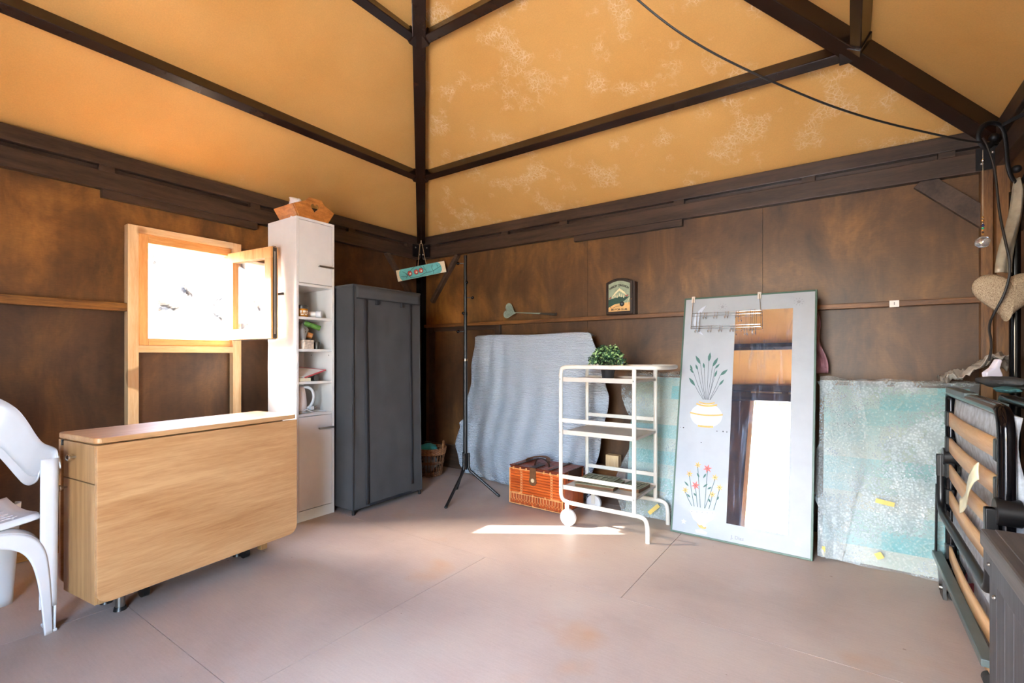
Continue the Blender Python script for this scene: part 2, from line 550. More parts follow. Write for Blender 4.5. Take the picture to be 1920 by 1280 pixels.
eave(WB, 'back', [.22, 1.05, 1.62, 2.52, 3.28, 3.9], [(1.71, 2.54)], 'beam_x')
eave(WL, 'left', [-3.35, -2.49, -1.66, -.85, -.2], [(-2.51, -1.64), (-4.1, -3.3)], 'beam_y')
eave(WR, 'right', [-3.3, -2.4, -1.5, -.6], [], 'beam_y')
eave(WF, 'front', [.8, 1.7, 2.6, 3.4], [], 'beam_x')

# ---- corner posts (dark steel)
for k, (x, y) in enumerate(((.035, -.035), (RX - .035, -RX + .035), (.035, -RX + .035))):
    par = (WB, WR, WL)[k]
    boxes('corner_post', [(x - .035, x + .035, y - .035, y + .035, 0, 2.12)], 'blackgloss', par, bevel=.004)
boxes('angle_plate', [(.03, .17, -.062, -.054, 2.0, 2.12)], 'iron', WB)
boxes('angle_plate', [(.054, .062, -.17, -.03, 2.0, 2.12)], 'iron', WL)
boxes('angle_plate', [(RX - .12, RX - .03, -.064, -.055, 1.99, 2.10)], 'iron', WB)
for par, pts in ((WB, [(.09, -.066, 2.03), (.14, -.066, 2.09), (RX - .10, -.068, 2.02), (RX - .06, -.068, 2.07)]), (WL, [(.066, -.09, 2.03), (.066, -.14, 2.09)])):
    for q in pts:
        bm = BM(); ball(bm, q, .007, 8); mk('bolt', bm, 'nickel', par, smooth=True)

# ---- rails, studs, braces, base boards
boxes('rail', [(.08, RX - .04, -.045, 0, 1.322, 1.352)], 'rail_x', WB, bevel=.003)
boxes('rail', [(0, .05, -RX + .04, -2.375, 1.308, 1.355)], 'rail_y', WL, bevel=.003)
boxes('rail_end', [(.001, .049, -2.375, -2.3745, 1.309, 1.354)], 'pine', WL)
boxes('rail', [(0, .045, -1.75, -.08, 1.322, 1.352)], 'rail_y', WL, bevel=.003)
boxes('stud', [(.93, .985, -.03, 0, .22, 1.322)], 'beam', WB, bevel=.002)
boxes('stud', [(.13, .19, -.03, 0, .22, 1.322)], 'beam', WB, bevel=.002)
boxes('noggin', [(.19, .93, -.022, 0, 1.285, 1.322)], 'beam_x', WB, bevel=.002)
boxes('base_board', [(.07, 2.35, -.028, 0, 0.002, .215)], 'beam_x', WB, bevel=.003)
boxes('base_board', [(2.35, RX - .07, -.028, 0, 0.002, .215)], 'beam_x', WB, bevel=.003)
boxes('base_board', [(0, .028, -RX + .07, -.07, 0.002, .10)], 'rail_y', WL, bevel=.003)
boxes('pine_offcut', [(2.0, 2.10, -.09, -.030, .235, .32)], 'pine', WB, bevel=.002)
boxes('board_offcut', [(1.86, 2.15, -.08, -.030, .16, .235)], 'rail_x', WB, bevel=.002)
bm = BM(); beam(bm, (.50, -.02, 1.99), (.17, -.02, 1.57), .035, .05, (0, -1, 0), True); mk('corner_brace', bm, 'brace', WB, bevel=.003)
bm = BM(); beam(bm, (.02, -.46, 1.99), (.02, -.12, 1.58), .035, .05, (1, 0, 0), True); mk('corner_brace', bm, 'brace', WL, bevel=.003)
bm = BM(); beam(bm, (3.80, -.02, 1.995), (4.10, -.02, 1.70), .09, .03, (0, -1, 0), True); mk('corner_brace', bm, 'brace', WB, bevel=.003)
boxes('corner_stud', [(4.03, 4.075, -.05, -.0, 0, 1.99)], 'rail_z', WB, bevel=.002)
boxes('corner_stud', [(4.078, 4.128, -.10, -.001, 0, 1.99)], 'rail_z', WB, bevel=.002)
bm = BM(); cyl(bm, (4.068, -.47, 0), (4.068, -.47, 1.76), .019, seg=16); mk('steel_pole', bm, 'blackgloss', WR, smooth=True)
bm = BM(); beam(bm, (4.075, -.43, 1.60), (4.10, -.50, 1.72), .05, .02, (0, 0, 1), True); mk('pole_bracket', bm, 'brace', WR)

# ---- window
W1 = thing('window_1', kind='structure')
boxes('casing_stud', [(0.001, .058, -2.398, -2.345, .02, 1.815)], 'pine', W1, bevel=.002)
boxes('casing_stud', [(0.001, .05, -1.812, -1.757, .02, 1.815)], 'pine', W1, bevel=.002)
boxes('casing_head', [(0.001, .055, -2.345, -1.812, 1.775, 1.815)], 'pine_y', W1, bevel=.002)
boxes('casing_sill', [(0.001, .055, -2.345, -1.812, 1.07, 1.112)], 'pine_y', W1, bevel=.002)
boxes('frame_jamb', [(-.012, .045, -2.344, WY0, 1.113, 1.774)], 'larch', W1, bevel=.003)
boxes('frame_jamb', [(-.06, .030, WY1, -1.813, 1.113, 1.774)], 'larch', W1, bevel=.003)
boxes('frame_head', [(-.06, .045, WY0, WY1, WZ1, 1.774)], 'larch_y', W1, bevel=.003)
boxes('frame_sill', [(-.06, .045, WY0, WY1, 1.113, WZ0)], 'larch_y', W1, bevel=.003)
# open sash hinged on the right
hp = Vector((.035, -1.822, 0)); fe = Vector((.505, -1.775, 0))
dv = (fe - hp).normalized(); nv = Vector((-dv.y, dv.x, 0))
SM = Matrix((dv, nv, Vector((0, 0, 1)))).transposed().to_4x4(); SM.translation = hp
sl_ = (fe - hp).length
S0, S1 = 1.158, 1.738; rw = .068
sash_bm = BM()
def sbox(bm, u0, u1, t0, t1, z0, z1): box(bm, u0, u1, t0, t1, z0, z1, SM)
sbox(sash_bm, 0, sl_, -.024, .024, S1 - rw, S1); sbox(sash_bm, 0, sl_, -.024, .024, S0, S0 + rw)
sbox(sash_bm, 0, rw, -.024, .024, S0 + rw, S1 - rw); sbox(sash_bm, sl_ - rw, sl_, -.024, .024, S0 + rw, S1 - rw)
sash = mk('sash', sash_bm, 'larch', W1, bevel=.003)
bm = BM(); sbox(bm, sl_, sl_ + .004, -.012, .012, S0 + .004, S1 - .004); sbox(bm, .02, sl_, -.01, .01, S1, S1 + .004); sbox(bm, .02, sl_, -.01, .01, S0 - .004, S0)
mk('gasket', bm, 'gasket', sash)
bm = BM(); sbox(bm, sl_ + .003, sl_ + .006, -.008, .002, S0 + .03, S1 - .03); mk('lock_strip', bm, 'nickel', sash)
bm = BM()
sbox(bm, sl_ - rw, sl_ - .015, .024, .030, 1.42, 1.47)
sbox(bm, sl_ - .05, sl_ + .032, .032, .044, 1.437, 1.453); sbox(bm, sl_ - .05, sl_ - .035, .028, .04, 1.437, 1.453)
mk('sash_handle', bm, 'gasket', sash, bevel=.003)
m, n, p = newmat('window_glass')
p.inputs['Base Color'].default_value = (.95, .97, .96, 1)
p.inputs['Roughness'].default_value = .02
tr = n.nodes.new('ShaderNodeBsdfTransparent'); fr = n.nodes.new('ShaderNodeFresnel'); fr.inputs[0].default_value = 1.5
gl = n.nodes.new('ShaderNodeBsdfGlossy'); gl.inputs['Roughness'].default_value = .02
ms = n.nodes.new('ShaderNodeMixShader')
gm = n.nodes.new('ShaderNodeNewGeometry')
n.links.new(mathn(n, 'MULTIPLY', mathn(n, 'MULTIPLY', fr.outputs[0], 3.2), mathn(n, 'SUBTRACT', 1.0, gm.outputs['Backfacing'])), ms.inputs[0]); n.links.new(tr.outputs[0], ms.inputs[1]); n.links.new(gl.outputs[0], ms.inputs[2])
n.links.new(ms.outputs[0], n.nodes['Material Output'].inputs[0])
MT['glass'] = m
bm = BM(); sbox(bm, rw, sl_ - rw, -.004, .004, S0 + rw, S1 - rw); mk('pane', bm, 'glass', sash)

# ================================================================ FOLDED GATELEG TABLE
T = thing('gateleg_table', 'folded oak-laminate gateleg table with drop leaves in front of the window wall', 'table', (1.161, -2.826, 0), R(96.5), local=True)
TL, TW = .868, .33
def rrect(x0, x1, z0, z1, r, corners=(1, 1, 1, 1), n=6):
    pts = []
    for k, (cx, cz, a0) in enumerate(((x0 + r, z0 + r, 180), (x1 - r, z0 + r, 270), (x1 - r, z1 - r, 0), (x0 + r, z1 - r, 90))):
        if corners[k]:
            for i in range(n + 1):
                a = R(a0 + 90 * i / n); pts.append((cx + r * math.cos(a), cz + r * math.sin(a)))
        else:
            pts.append(((x0, x1, x1, x0)[k], (z0, z0, z1, z1)[k]))
    return pts
bm = BM(); poly(bm, [(x, y, .718) for x, y in rrect(-.004, TL, -.002, TW + .002, .025)], (0, 0, .022)); mk('table_top', bm, 'oak', T, bevel=.004)
bm = BM(); poly(bm, [(x, 0, z) for x, z in rrect(0, TL, .112, .712, .045, (1, 1, 0, 0))], (0, .018, 0)); mk('drop_leaf', bm, 'oak', T, bevel=.002)
bm = BM(); poly(bm, [(x, TW - .018, z) for x, z in rrect(0, TL, .112, .712, .045, (1, 1, 0, 0))], (0, .018, 0)); mk('drop_leaf', bm, 'oak', T, bevel=.002)
boxes('body', [(.012, .80, .022, TW - .045, .105, .714)], 'oak_v', T, bevel=.002)
dr = boxes('drawer_front', [(0, .0115, .021, TW - .045, .566, .711)], 'oak_v', T, bevel=.0015)
do = boxes('door', [(0, .0115, .021, TW - .045, .108, .562)], 'oak_v', T, bevel=.0015)
for par, y, z in ((dr, .175, .655), (do, .250, .527)):
    bm = BM(); lathe(bm, [(.004, 0), (.004, .012), (.007, .016), (.0125, .022), (.0125, .027), (.008, .032), (.001, .034)], (0, y, z), 16, Matrix.Rotation(R(-90), 4, 'Y'))
    mk('knob', bm, 'chrome', par, smooth=True)
boxes('hinge_slot', [(-.001, .004, TW - .040, TW - .026, .69, .712)], 'black', T)
for x, y in ((.136, .15), (.70, .25), (.136, .27)):
    bm = BM(); cyl(bm, (x, y, .012), (x, y, .105), .017); f_ = mk('foot', bm, 'nickel', T, smooth=True)
    bm = BM(); cyl(bm, (x, y, 0), (x, y, .014), .024, .02); mk('foot_pad', bm, 'black', f_, smooth=True)
for x, y in ((.24, .19), (.70, .19)):
    bm = BM(); cyl(bm, (x - .012, y, .028), (x + .012, y, .028), .028, seg=18); box(bm, x - .02, x + .02, y - .012, y + .012, .05, .105)
    mk('caster', bm, 'black', T, smooth=True)
boxes('wooden_foot', [(.80, .835, .20, .235, .0, .112)], 'oak_v', T, bevel=.002)

# ================================================================ TALL WHITE CABINET
CX0, CX1, CY0, CY1, CH = .305, .638, -1.710, -1.437, 1.93
K = thing('tall_cabinet', 'tall narrow white cabinet with two doors and open shelves right of the window', 'cabinet', (.49, -1.587, 0))
t_ = .016
boxes('side_panel', [(CX0, CX1, CY0, CY0 + t_, 0, CH - t_)], 'white', K, bevel=.001)
boxes('side_panel', [(CX0, CX1, CY1 - t_, CY1, 0, CH - t_)], 'white', K, bevel=.001)
boxes('top_panel', [(CX0, CX1, CY0, CY1, CH - t_, CH)], 'white', K, bevel=.001)
boxes('back_panel', [(CX0, CX0 + .006, CY0 + t_, CY1 - t_, .06, CH - t_)], 'white', K)
SHZ = [1.300, 1.094, .885, .680]
for z in SHZ[:3]: boxes('shelf', [(CX0 + .01, CX1 - .008, CY0 + t_, CY1 - t_, z - t_, z)], 'white', K, bevel=.001)
boxes('shelf', [(CX0 + .01, CX1 - .004, CY0 + t_, CY1 - t_, SHZ[3] - t_, SHZ[3])], 'white', K, bevel=.001)
boxes('shelf', [(CX0 + .01, CX1, CY0 + t_, CY1 - t_, 1.495, 1.511)], 'white', K, bevel=.001)
boxes('plinth', [(CX1 - .02, CX1, CY0 + t_, CY1 - t_, 0.001, .066)], 'white', K)
d1 = boxes('door', [(CX1 - .018, CX1 - .001, CY0 + t_ + .002, CY1 - t_ - .002, 1.515, CH - t_ - .003)], 'white', K, bevel=.001)
d2 = boxes('door', [(CX1 - .018, CX1 - .001, CY0 + t_ + .002, CY1 - t_ - .002, .070, .661)], 'white', K, bevel=.001)
for dd, z in ((d1, 1.632), (d2, .578)):
    bm = BM(); box(bm, CX1 + .018, CX1 + .026, CY1 - .125, CY1 - .02, z - .006, z + .006)
    for y in (CY1 - .115, CY1 - .03): box(bm, CX1 - .001, CX1 + .02, y - .004, y + .004, z - .004, z + .004)
    mk('handle', bm, 'nickel', dd, bevel=.001)
for y in (CY0 + t_ + .0005, CY1 - t_ - .0005):
    for x in (.40, .60):
        bm = BM(); ball(bm, (x, y, 1.055), .004, 8); mk('peg', bm, 'nickel', K, smooth=True)

# ---- things in and on the cabinet
# wooden tray basket with cut-out hearts
B1 = thing('wooden_basket', 'orange wooden basket with heart cut-out on top of the tall cabinet', 'basket', (.49, -1.587, CH))
MT['honey'] = wood('honey_wood', '#9a5a24', '#cf8640', (4, 4, 12), .4, 1.2, .1, coat=.2)
def heart2(s, n=28):
    pts = []
    for i in range(n):
        t = 2 * PI * i / n
        pts.append((s * 16 * math.sin(t) ** 3 / 16, s * (13 * math.cos(t) - 5 * math.cos(2 * t) - 2 * math.cos(3 * t) - math.cos(4 * t)) / 16))
    return pts
def side_with_heart(bm, o, ux, uy, th):
    """side board: outline with a heart shaped hole, built as a ring of faces between outline and heart"""
    o, ux, uy, th = Vector(o), Vector(ux), Vector(uy), Vector(th)
    hs = heart2(.030, 40)
    outl = [(-.145, .075), (-.10, .0), (.10, .0), (.145, .075), (.07, .108), (.045, .135), (-.045, .135), (-.07, .108)]
    def onout(ang):
        d = Vector((math.cos(ang), math.sin(ang))); c = Vector((0, .078)); best = None
        for i in range(len(outl)):
            a, b = Vector(outl[i]), Vector(outl[(i + 1) % len(outl)])
            e = b - a; den = d.x * e.y - d.y * e.x
            if abs(den) < 1e-9: continue
            t = ((a.x - c.x) * e.y - (a.y - c.y) * e.x) / den; s = ((a.x - c.x) * d.y - (a.y - c.y) * d.x) / den
            if t > 0 and -1e-6 <= s <= 1 + 1e-6 and (best is None or t < best): best = t
        return c + d * best
    ang = sorted([math.atan2(y, x) for x, y in hs] + [math.atan2(y - .078, x) for x, y in outl])
    def onheart(a):
        d = Vector((math.cos(a), math.sin(a))); best = 0
        for i in range(len(hs)):
            p, q = Vector(hs[i]), Vector(hs[(i + 1) % len(hs)]); e = q - p; den = d.x * e.y - d.y * e.x
            if abs(den) < 1e-12: continue
            t = (p.x * e.y - p.y * e.x) / den; s = (p.x * d.y - p.y * d.x) / den
            if t > 0 and -1e-6 <= s <= 1 + 1e-6: best = max(best, t)
        return d * best + Vector((0, .078))
    layers = []
    for k in (0, 1):
        inn = [bm.verts.new(o + ux * onheart(a).x + uy * onheart(a).y + th * k) for a in ang]
        out = [bm.verts.new(o + ux * onout(a).x + uy * onout(a).y + th * k) for a in ang]
        layers.append((inn, out))
    n = len(ang)
    for i in range(n):
        j = (i + 1) % n
        for inn, out in layers: bm.faces.new((inn[i], inn[j], out[j], out[i]))
        for q in (0, 1): bm.faces.new((layers[0][q][i], layers[0][q][j], layers[1][q][j], layers[1][q][i]))
bm = BM(); side_with_heart(bm, (.615, -1.578, CH + .002), (0, 1, 0), (.10, 0, 1), (.009, 0, 0)); mk('side_board', bm, 'honey', B1)
bm = BM(); side_with_heart(bm, (.415, -1.578, CH + .002), (0, 1, 0), (-.10, 0, 1), (-.009, 0, 0)); mk('side_board', bm, 'honey', B1)
for s in (-1, 1):
    bm = BM()
    y0 = -1.578 + s * .100; y1 = -1.578 + s * .141
    poly(bm, [(.412, y0, CH + .003), (.612, y0, CH + .003), (.622, y1, CH + .075), (.404, y1, CH + .075)], (0, s * .008, 0)); mk('end_board', bm, 'honey', B1)
boxes('bottom_board', [(.413, .613, -1.676, -1.48, CH + .001, CH + .008)], 'honey', B1)
MT['paper'] = plain('white_tissue', '#f1ece8', .8, 0, .06, 20)
bm = BM()
def tis(u, v):
    x = .48 + u * .10; z = CH + .02 + v * .135 - .03 * u
    return (x + .01 * math.sin(v * 9), -1.67 + .02 * math.sin(u * 7 + v * 3) + v * .015, z)
grid(bm, tis, 10, 10); tag(mk('tissue_packet', bm, 'paper', smooth=True, solid=.012), 'white tissue packet standing in the heart cut-out basket', 'tissues')

# jar, bottle
J = thing('amber_jar', 'round glass jar of amber contents with dark lid on the top open shelf', 'jar', (.58, -1.66, SHZ[0]))
MT['amber'] = plain('amber_honey', '#c07a22', .15, 0, .3, 60)
MT['lid'] = plain('dark_pewter_lid', '#55504a', .35, .6, .1)
MT['cream_print'] = plain('cream_label', '#efe6cc', .6, 0, .3, 90)
bm = BM(); lathe(bm, [(.036, 0), (.038, .004), (.038, .045), (.036, .052)], (.585, -1.640, SHZ[0]), 24); mk('contents', bm, 'amber', J, smooth=True)
bm = BM(); lathe(bm, [(.037, .052), (.037, .068), (.030, .069), (.03, .052)], (.585, -1.640, SHZ[0]), 24); mk('glass_neck', bm, 'lid', J, smooth=True)
bm = BM(); lathe(bm, [(.039, .064), (.0395, .072), (.036, .075), (.001, .075)], (.585, -1.640, SHZ[0]), 24); mk('lid', bm, 'gasket', J, smooth=True)
bm = BM()
for i in range(9):
    a0 = R(-50 + i * 9); a1 = R(-50 + i * 9 + 9)
    for z0, z1 in ((.012, .018), (.022, .026), (.030, .040)):
        if (i * 3 + int(z0 * 1000)) % 4:
            v = [bm.verts.new((.585 + .0386 * math.cos(a), -1.640 + .0386 * math.sin(a), SHZ[0] + z)) for a, z in ((a0, z0), (a1, z0), (a1, z1), (a0, z1))]
            bm.faces.new(v)
mk('label_print', bm, 'cream_print', J)
Bo = thing('white_bottle', 'small white plastic bottle lying beside the amber jar', 'bottle', (.62, -1.58, SHZ[0]))
MB_ = Matrix.Rotation(R(62), 4, 'Z') @ Matrix.Rotation(R(90), 4, 'Y')
bm = BM(); lathe(bm, [(.012, -.10), (.020, -.09), (.021, -.02), (.014, -.008)], (.60, -1.535, SHZ[0] + .022), 20, Matrix.Rotation(R(40), 4, 'Z') @ Matrix.Rotation(R(90), 4, 'Y')); mk('body', bm, 'white', Bo, smooth=True)
bm = BM(); lathe(bm, [(.022, -.01), (.0235, -.004), (.0235, .022), (.020, .026)], (.60, -1.535, SHZ[0] + .0245), 20, Matrix.Rotation(R(40), 4, 'Z') @ Matrix.Rotation(R(90), 4, 'Y')); mk('cap', bm, 'plastic', Bo, smooth=True)

# bags and box on second shelf
m, n, p = newmat('clear_film')
p.inputs['Base Color'].default_value = (.75, .75, .74, 1); p.inputs['Roughness'].default_value = .12; p.inputs['Alpha'].default_value = .38
MT['film'] = m
MT['brown_food'] = plain('brown_packed_food', '#5a4436', .6, 0, .5, 60, .5, 90)
MT['green'] = plain('bright_green_wrapper', '#4f7c2e', .35, 0, .5, 60)
def lump(name, c, r, sc, m, par, am=.18, seed=0, seg=20):
    bm = BM(); bmesh.ops.create_icosphere(bm, subdivisions=3, radius=r)
    for v in bm.verts:
        d = 1 + am * noise.noise(v.co * (2.2 / r) * .5 + Vector((seed, 0, 0))) + am * .6 * noise.noise(v.co * (5 / r) * .5 + Vector((0, seed, 0)))
        v.co = Vector((v.co.x * sc[0], v.co.y * sc[1], v.co.z * sc[2])) * d + Vector(c)
    return mk(name, bm, m, par, smooth=True, angle=60)
FB = thing('food_bag', 'clear crackly bag of brown dry food on the second open shelf', 'bag', (.55, -1.64, SHZ[1]))
lump('food', (.545, -1.635, SHZ[1] + .095), .056, (1.1, .75, 1.15), 'brown_food', FB, .2, 1)
lump('film_wrap', (.545, -1.635, SHZ[1] + .105), .062, (1.1, .78, 1.15), 'film', FB, .35, 2)
GP = thing('green_packet', 'green wrapped packet lying on top of the shelf bags', 'packet', (.56, -1.58, SHZ[1]))
bm = BM(); cyl(bm, (.55, -1.60, SHZ[1] + .172), (.595, -1.515, SHZ[1] + .138), .017, .017, 14); mk('wrapper', bm, 'green', GP, smooth=True)
bm = BM(); cyl(bm, (.546, -1.606, SHZ[1] + .1745), (.55, -1.60, SHZ[1] + .172), .0185, .0185, 14); mk('end_cap', bm, 'lid', GP, smooth=True)
PT = thing('patterned_pouch', 'crumpled pouch with brown sausage-like roll behind the glass tub', 'pouch', (.5, -1.56, SHZ[1]))
lump('pouch', (.47, -1.56, SHZ[1] + .062), .052, (1.0, .85, 1.15), 'lid', PT, .25, 5)
bm = BM(); cyl(bm, (.56, -1.60, SHZ[1] + .098), (.585, -1.565, SHZ[1] + .085), .02, .018, 12); mk('roll', bm, 'honey', PT, smooth=True)
TB = thing('glass_tub', 'square clip-lid tub with cream label at the front of the second shelf', 'tub', (.61, -1.63, SHZ[1]))
MT['tub'] = plain('cream_floral_tub', '#d9c7b4', .3, 0, .35, 70)
MT['red'] = plain('red_plastic', '#c03640', .4, 0, .1)
bm = BM(); poly(bm, [(x, y, SHZ[1] + .001) for x, y in rrect(.565, .625, -1.655, -1.575, .012)], (0, 0, .058)); mk('tub', bm, 'tub', TB, smooth=True)
bm = BM(); poly(bm, [(x, y, SHZ[1] + .060) for x, y in rrect(.560, .629, -1.659, -1.571, .014)], (0, 0, .008)); mk('tub_lid', bm, 'glass', TB, smooth=True)
bm = BM(); tube(bm, [(.627, -1.652, SHZ[1] + .07), (.631, -1.65, SHZ[1] + .045), (.631, -1.58, SHZ[1] + .045), (.627, -1.578, SHZ[1] + .07)], .0012, 6); mk('wire_clip', bm, 'nickel', TB, smooth=True)
bm = BM(); lathe(bm, [(.018, 0), (.019, .045), (.016, .05)], (.60, -1.542, SHZ[1]), 16); tag(mk('grey_cup', bm, 'lid', smooth=True), 'small grey cup right of the glass tub', 'cup')
tag(lump('red_packet', (.56, -1.685, SHZ[1] + .022), .02, (1.4, .55, 1), 'red', None, .15, 3), 'little red packet at the left end of the second shelf', 'packet')

# papers
FO = thing('red_folder', 'red-edged plastic folder of papers sloping on the third shelf', 'folder', (.5, -1.6, SHZ[2]))
Mf = Matrix.Translation((.50, -1.59, SHZ[2] + .055)) @ Euler((R(14), R(4), R(12))).to_matrix().to_4x4()
bm = BM(); box(bm, -.12, .12, -.085, .085, 0, .004, Mf); mk('sheets', bm, 'paper', FO)
MT['redfilm'] = plain('red_clear_film', '#c8545c', .3, 0, .1)
bm = BM(); box(bm, .118, .126, -.09, .09, -.001, .006, Mf); box(bm, -.126, -.118, -.09, .09, -.001, .006, Mf); box(bm, -.126, .126, .083, .09, -.001, .006, Mf); mk('red_edging', bm, 'redfilm', FO)
BK = thing('cream_book', 'cream paperback lying flat under the red folder', 'book', (.58, -1.65, SHZ[2]))
MT['cream'] = plain('cream_pages', '#e8dcbb', .7, 0, .06, 60)
boxes('pages', [(.50, .620, -1.690, -1.60, SHZ[2] + .003, SHZ[2] + .022)], 'cream', BK)
boxes('cover', [(.498, .622, -1.692, -1.598, SHZ[2] + .0225, SHZ[2] + .0245), (.498, .622, -1.692, -1.598, SHZ[2] + .001, SHZ[2] + .003)], 'tub', BK)
bm = BM(); cyl(bm, (.54, -1.57, SHZ[2] + .021), (.63, -1.565, SHZ[2] + .021), .02, seg=20); tag(mk('tape_roll', bm, 'nickel', smooth=True), 'grey roll lying beside the cream book', 'roll')

# kettle
KT = thing('electric_kettle', 'white electric kettle with big loop handle on the bottom open shelf', 'kettle', (.56, -1.668, SHZ[3]))
kc = (.55, -1.638, SHZ[3])
MT['kettle'] = plain('warm_white_kettle', '#e6dcda', .3, 0, .03)
bm = BM(); lathe(bm, [(.040, .012), (.046, .02), (.0475, .06), (.043, .11), (.036, .150), (.030, .168), (.012, .176), (.001, .177)], kc, 28); mk('body', bm, 'kettle', KT, smooth=True, angle=60)
bm = BM(); lathe(bm, [(.044, 0.001), (.048, .004), (.048, .010), (.040, .012)], kc, 28); mk('base', bm, 'plastic', KT, smooth=True)
hd = Vector((.45, .89, 0)).normalized()
hp_ = [Vector(kc) + hd * a + Vector((0, 0, z)) for a, z in ((.022, .165), (.05, .168), (.078, .150), (.090, .11), (.083, .065), (.062, .035), (.040, .028))]
bm = BM(); tube(bm, smooth_path(hp_, 2), .0095, 10); mk('handle', bm, 'plastic', KT, smooth=True, angle=60)
bm = BM()
tube(bm, smooth_path([(.59, -1.64, SHZ[3] + .01), (.625, -1.63, SHZ[3] + .03), (.63, -1.60, SHZ[3] + .008), (.645, -1.56, SHZ[3] + .004), (.64, -1.50, SHZ[3] + .004), (.61, -1.485, SHZ[3] + .004), (.56, -1.50, SHZ[3] + .006), (.56, -1.56, SHZ[3] + .01), (.60, -1.59, SHZ[3] + .03)], 3), .003, 8)
cl_ = mk('cord', bm, 'plastic', KT, smooth=True)
bm = BM(); box(bm, .595, .618, -1.598, -1.572, SHZ[3] + .02, SHZ[3] + .044); pg = mk('plug', bm, 'plastic', cl_, bevel=.004)
bm = BM(); cyl(bm, (.612, -1.575, SHZ[3] + .036), (.618, -1.556, SHZ[3] + .046), .002); cyl(bm, (.612, -1.575, SHZ[3] + .028), (.622, -1.557, SHZ[3] + .034), .002); mk('prongs', bm, 'chrome', cl_)

# ================================================================ FABRIC WARDROBE
Wd = thing('fabric_wardrobe', 'tall charcoal zip-up fabric wardrobe beside the white cabinet', 'wardrobe', (.6, -1.1, 0))
wx0, wx1, wy0, wy1, wh = .36, .81, -1.418, -.79, 1.52
def wf(face):
    def f(u, v):
        z = .035 + v * (wh - .035)
        sag = .010 * math.sin(v * PI) * (1 + .6 * noise.noise(Vector((u * 4, v * 3, face)))) + .006 * noise.noise(Vector((u * 7, v * 9, face + 5)))
        ins = .012 * v
        if face == 0: return (wx1 - sag - ins, wy0 + ins + u * (wy1 - wy0 - 2 * ins), z)
        if face == 1: return (wx0 + u * (wx1 - ins - wx0), wy0 + sag * .8 + ins, z)
        if face == 2: return (wx0 + u * (wx1 - ins - wx0), wy1 - sag * .8 - ins, z)
        return (wx0, wy0 + u * (wy1 - wy0), z)
    return f
bm = BM(); grid(bm, wf(0), 26, 34); mk('front_cover', bm, 'fabric', Wd, smooth=True)
bm = BM(); grid(bm, wf(1), 14, 30); grid(bm, wf(2), 14, 30); grid(bm, wf(3), 2, 2); mk('side_cover', bm, 'fabric', Wd, smooth=True)
bm = BM(); box(bm, wx0, wx1 - .008, wy0 + .006, wy1 - .006, wh - .012, wh + .006); mk('top_cover', bm, 'fabric', Wd, bevel=.006)
def wstrip(y0, y1, z0, z1, off=.004, wob=0.0):
    def f(u, v):
        z = z0 + v * (z1 - z0); vv = (z - .035) / (wh - .035); yy = y0 + u * (y1 - y0) + wob * math.sin(vv * 5)
        uu = (yy - wy0) / (wy1 - wy0)
        q = wf(0)(min(1, max(0, uu)), vv)
        return (q[0] + off, yy, z)
    return f
bm = BM(); grid(bm, wstrip(wy0 + .03, wy1 - .02, 1.435, 1.512, .010), 20, 3); mk('top_valance', bm, 'fabric', Wd, smooth=True, solid=.003)
bm = BM(); grid(bm, wstrip(wy0 + .03, wy1 - .02, 1.430, 1.437, .0125), 20, 1); mk('valance_piping', bm, 'fabric_d', Wd, solid=.003)
bm = BM(); grid(bm, wstrip(wy0 + .10, wy0 + .127, .05, 1.435, .007, .006), 2, 30); mk('zip_strip', bm, 'fabric_d', Wd, smooth=True, solid=.003)
bm = BM(); grid(bm, wstrip(wy1 - .12, wy1 - .098, .10, 1.435, .007, .006), 2, 30); mk('zip_strip', bm, 'fabric_d', Wd, smooth=True, solid=.003)
bm = BM(); grid(bm, wstrip(wy0 + .13, wy1 - .12, .038, .052, .006), 12, 1); mk('hem', bm, 'fabric_d', Wd, solid=.004)
bm = BM(); tube(bm, [(wx1 - .012 * t, wy0 + .012 * t, .03 + t * (wh - .03)) for t in (0, .25, .5, .75, 1)], .0045, 6); mk('corner_piping', bm, 'fabric_d', Wd, smooth=True)
for x, y in ((wx1 - .015, wy0 + .015), (wx1 - .015, wy1 - .015), (wx0 + .02, wy0 + .015), (wx0 + .02, wy1 - .015)):
    bm = BM(); cyl(bm, (x, y, 0), (x, y, .06), .011, seg=12); mk('leg', bm, 'black', Wd, smooth=True)
for z in (.035,):
    bm = BM(); cyl(bm, (wx1 - .015, wy0 + .015, z), (wx1 - .015, wy1 - .015, z), .008); cyl(bm, (wx0 + .02, wy0 + .015, z), (wx1 - .015, wy0 + .015, z), .008); mk('bottom_rail', bm, 'black', Wd, smooth=True)
for y in (wy0 + .20, wy1 - .20):
    bm = BM(); box(bm, wx1 - .01, wx1 + .008, y - .012, y + .012, 1.40, 1.435); mk('tie_tab', bm, 'fabric_d', Wd, bevel=.004)

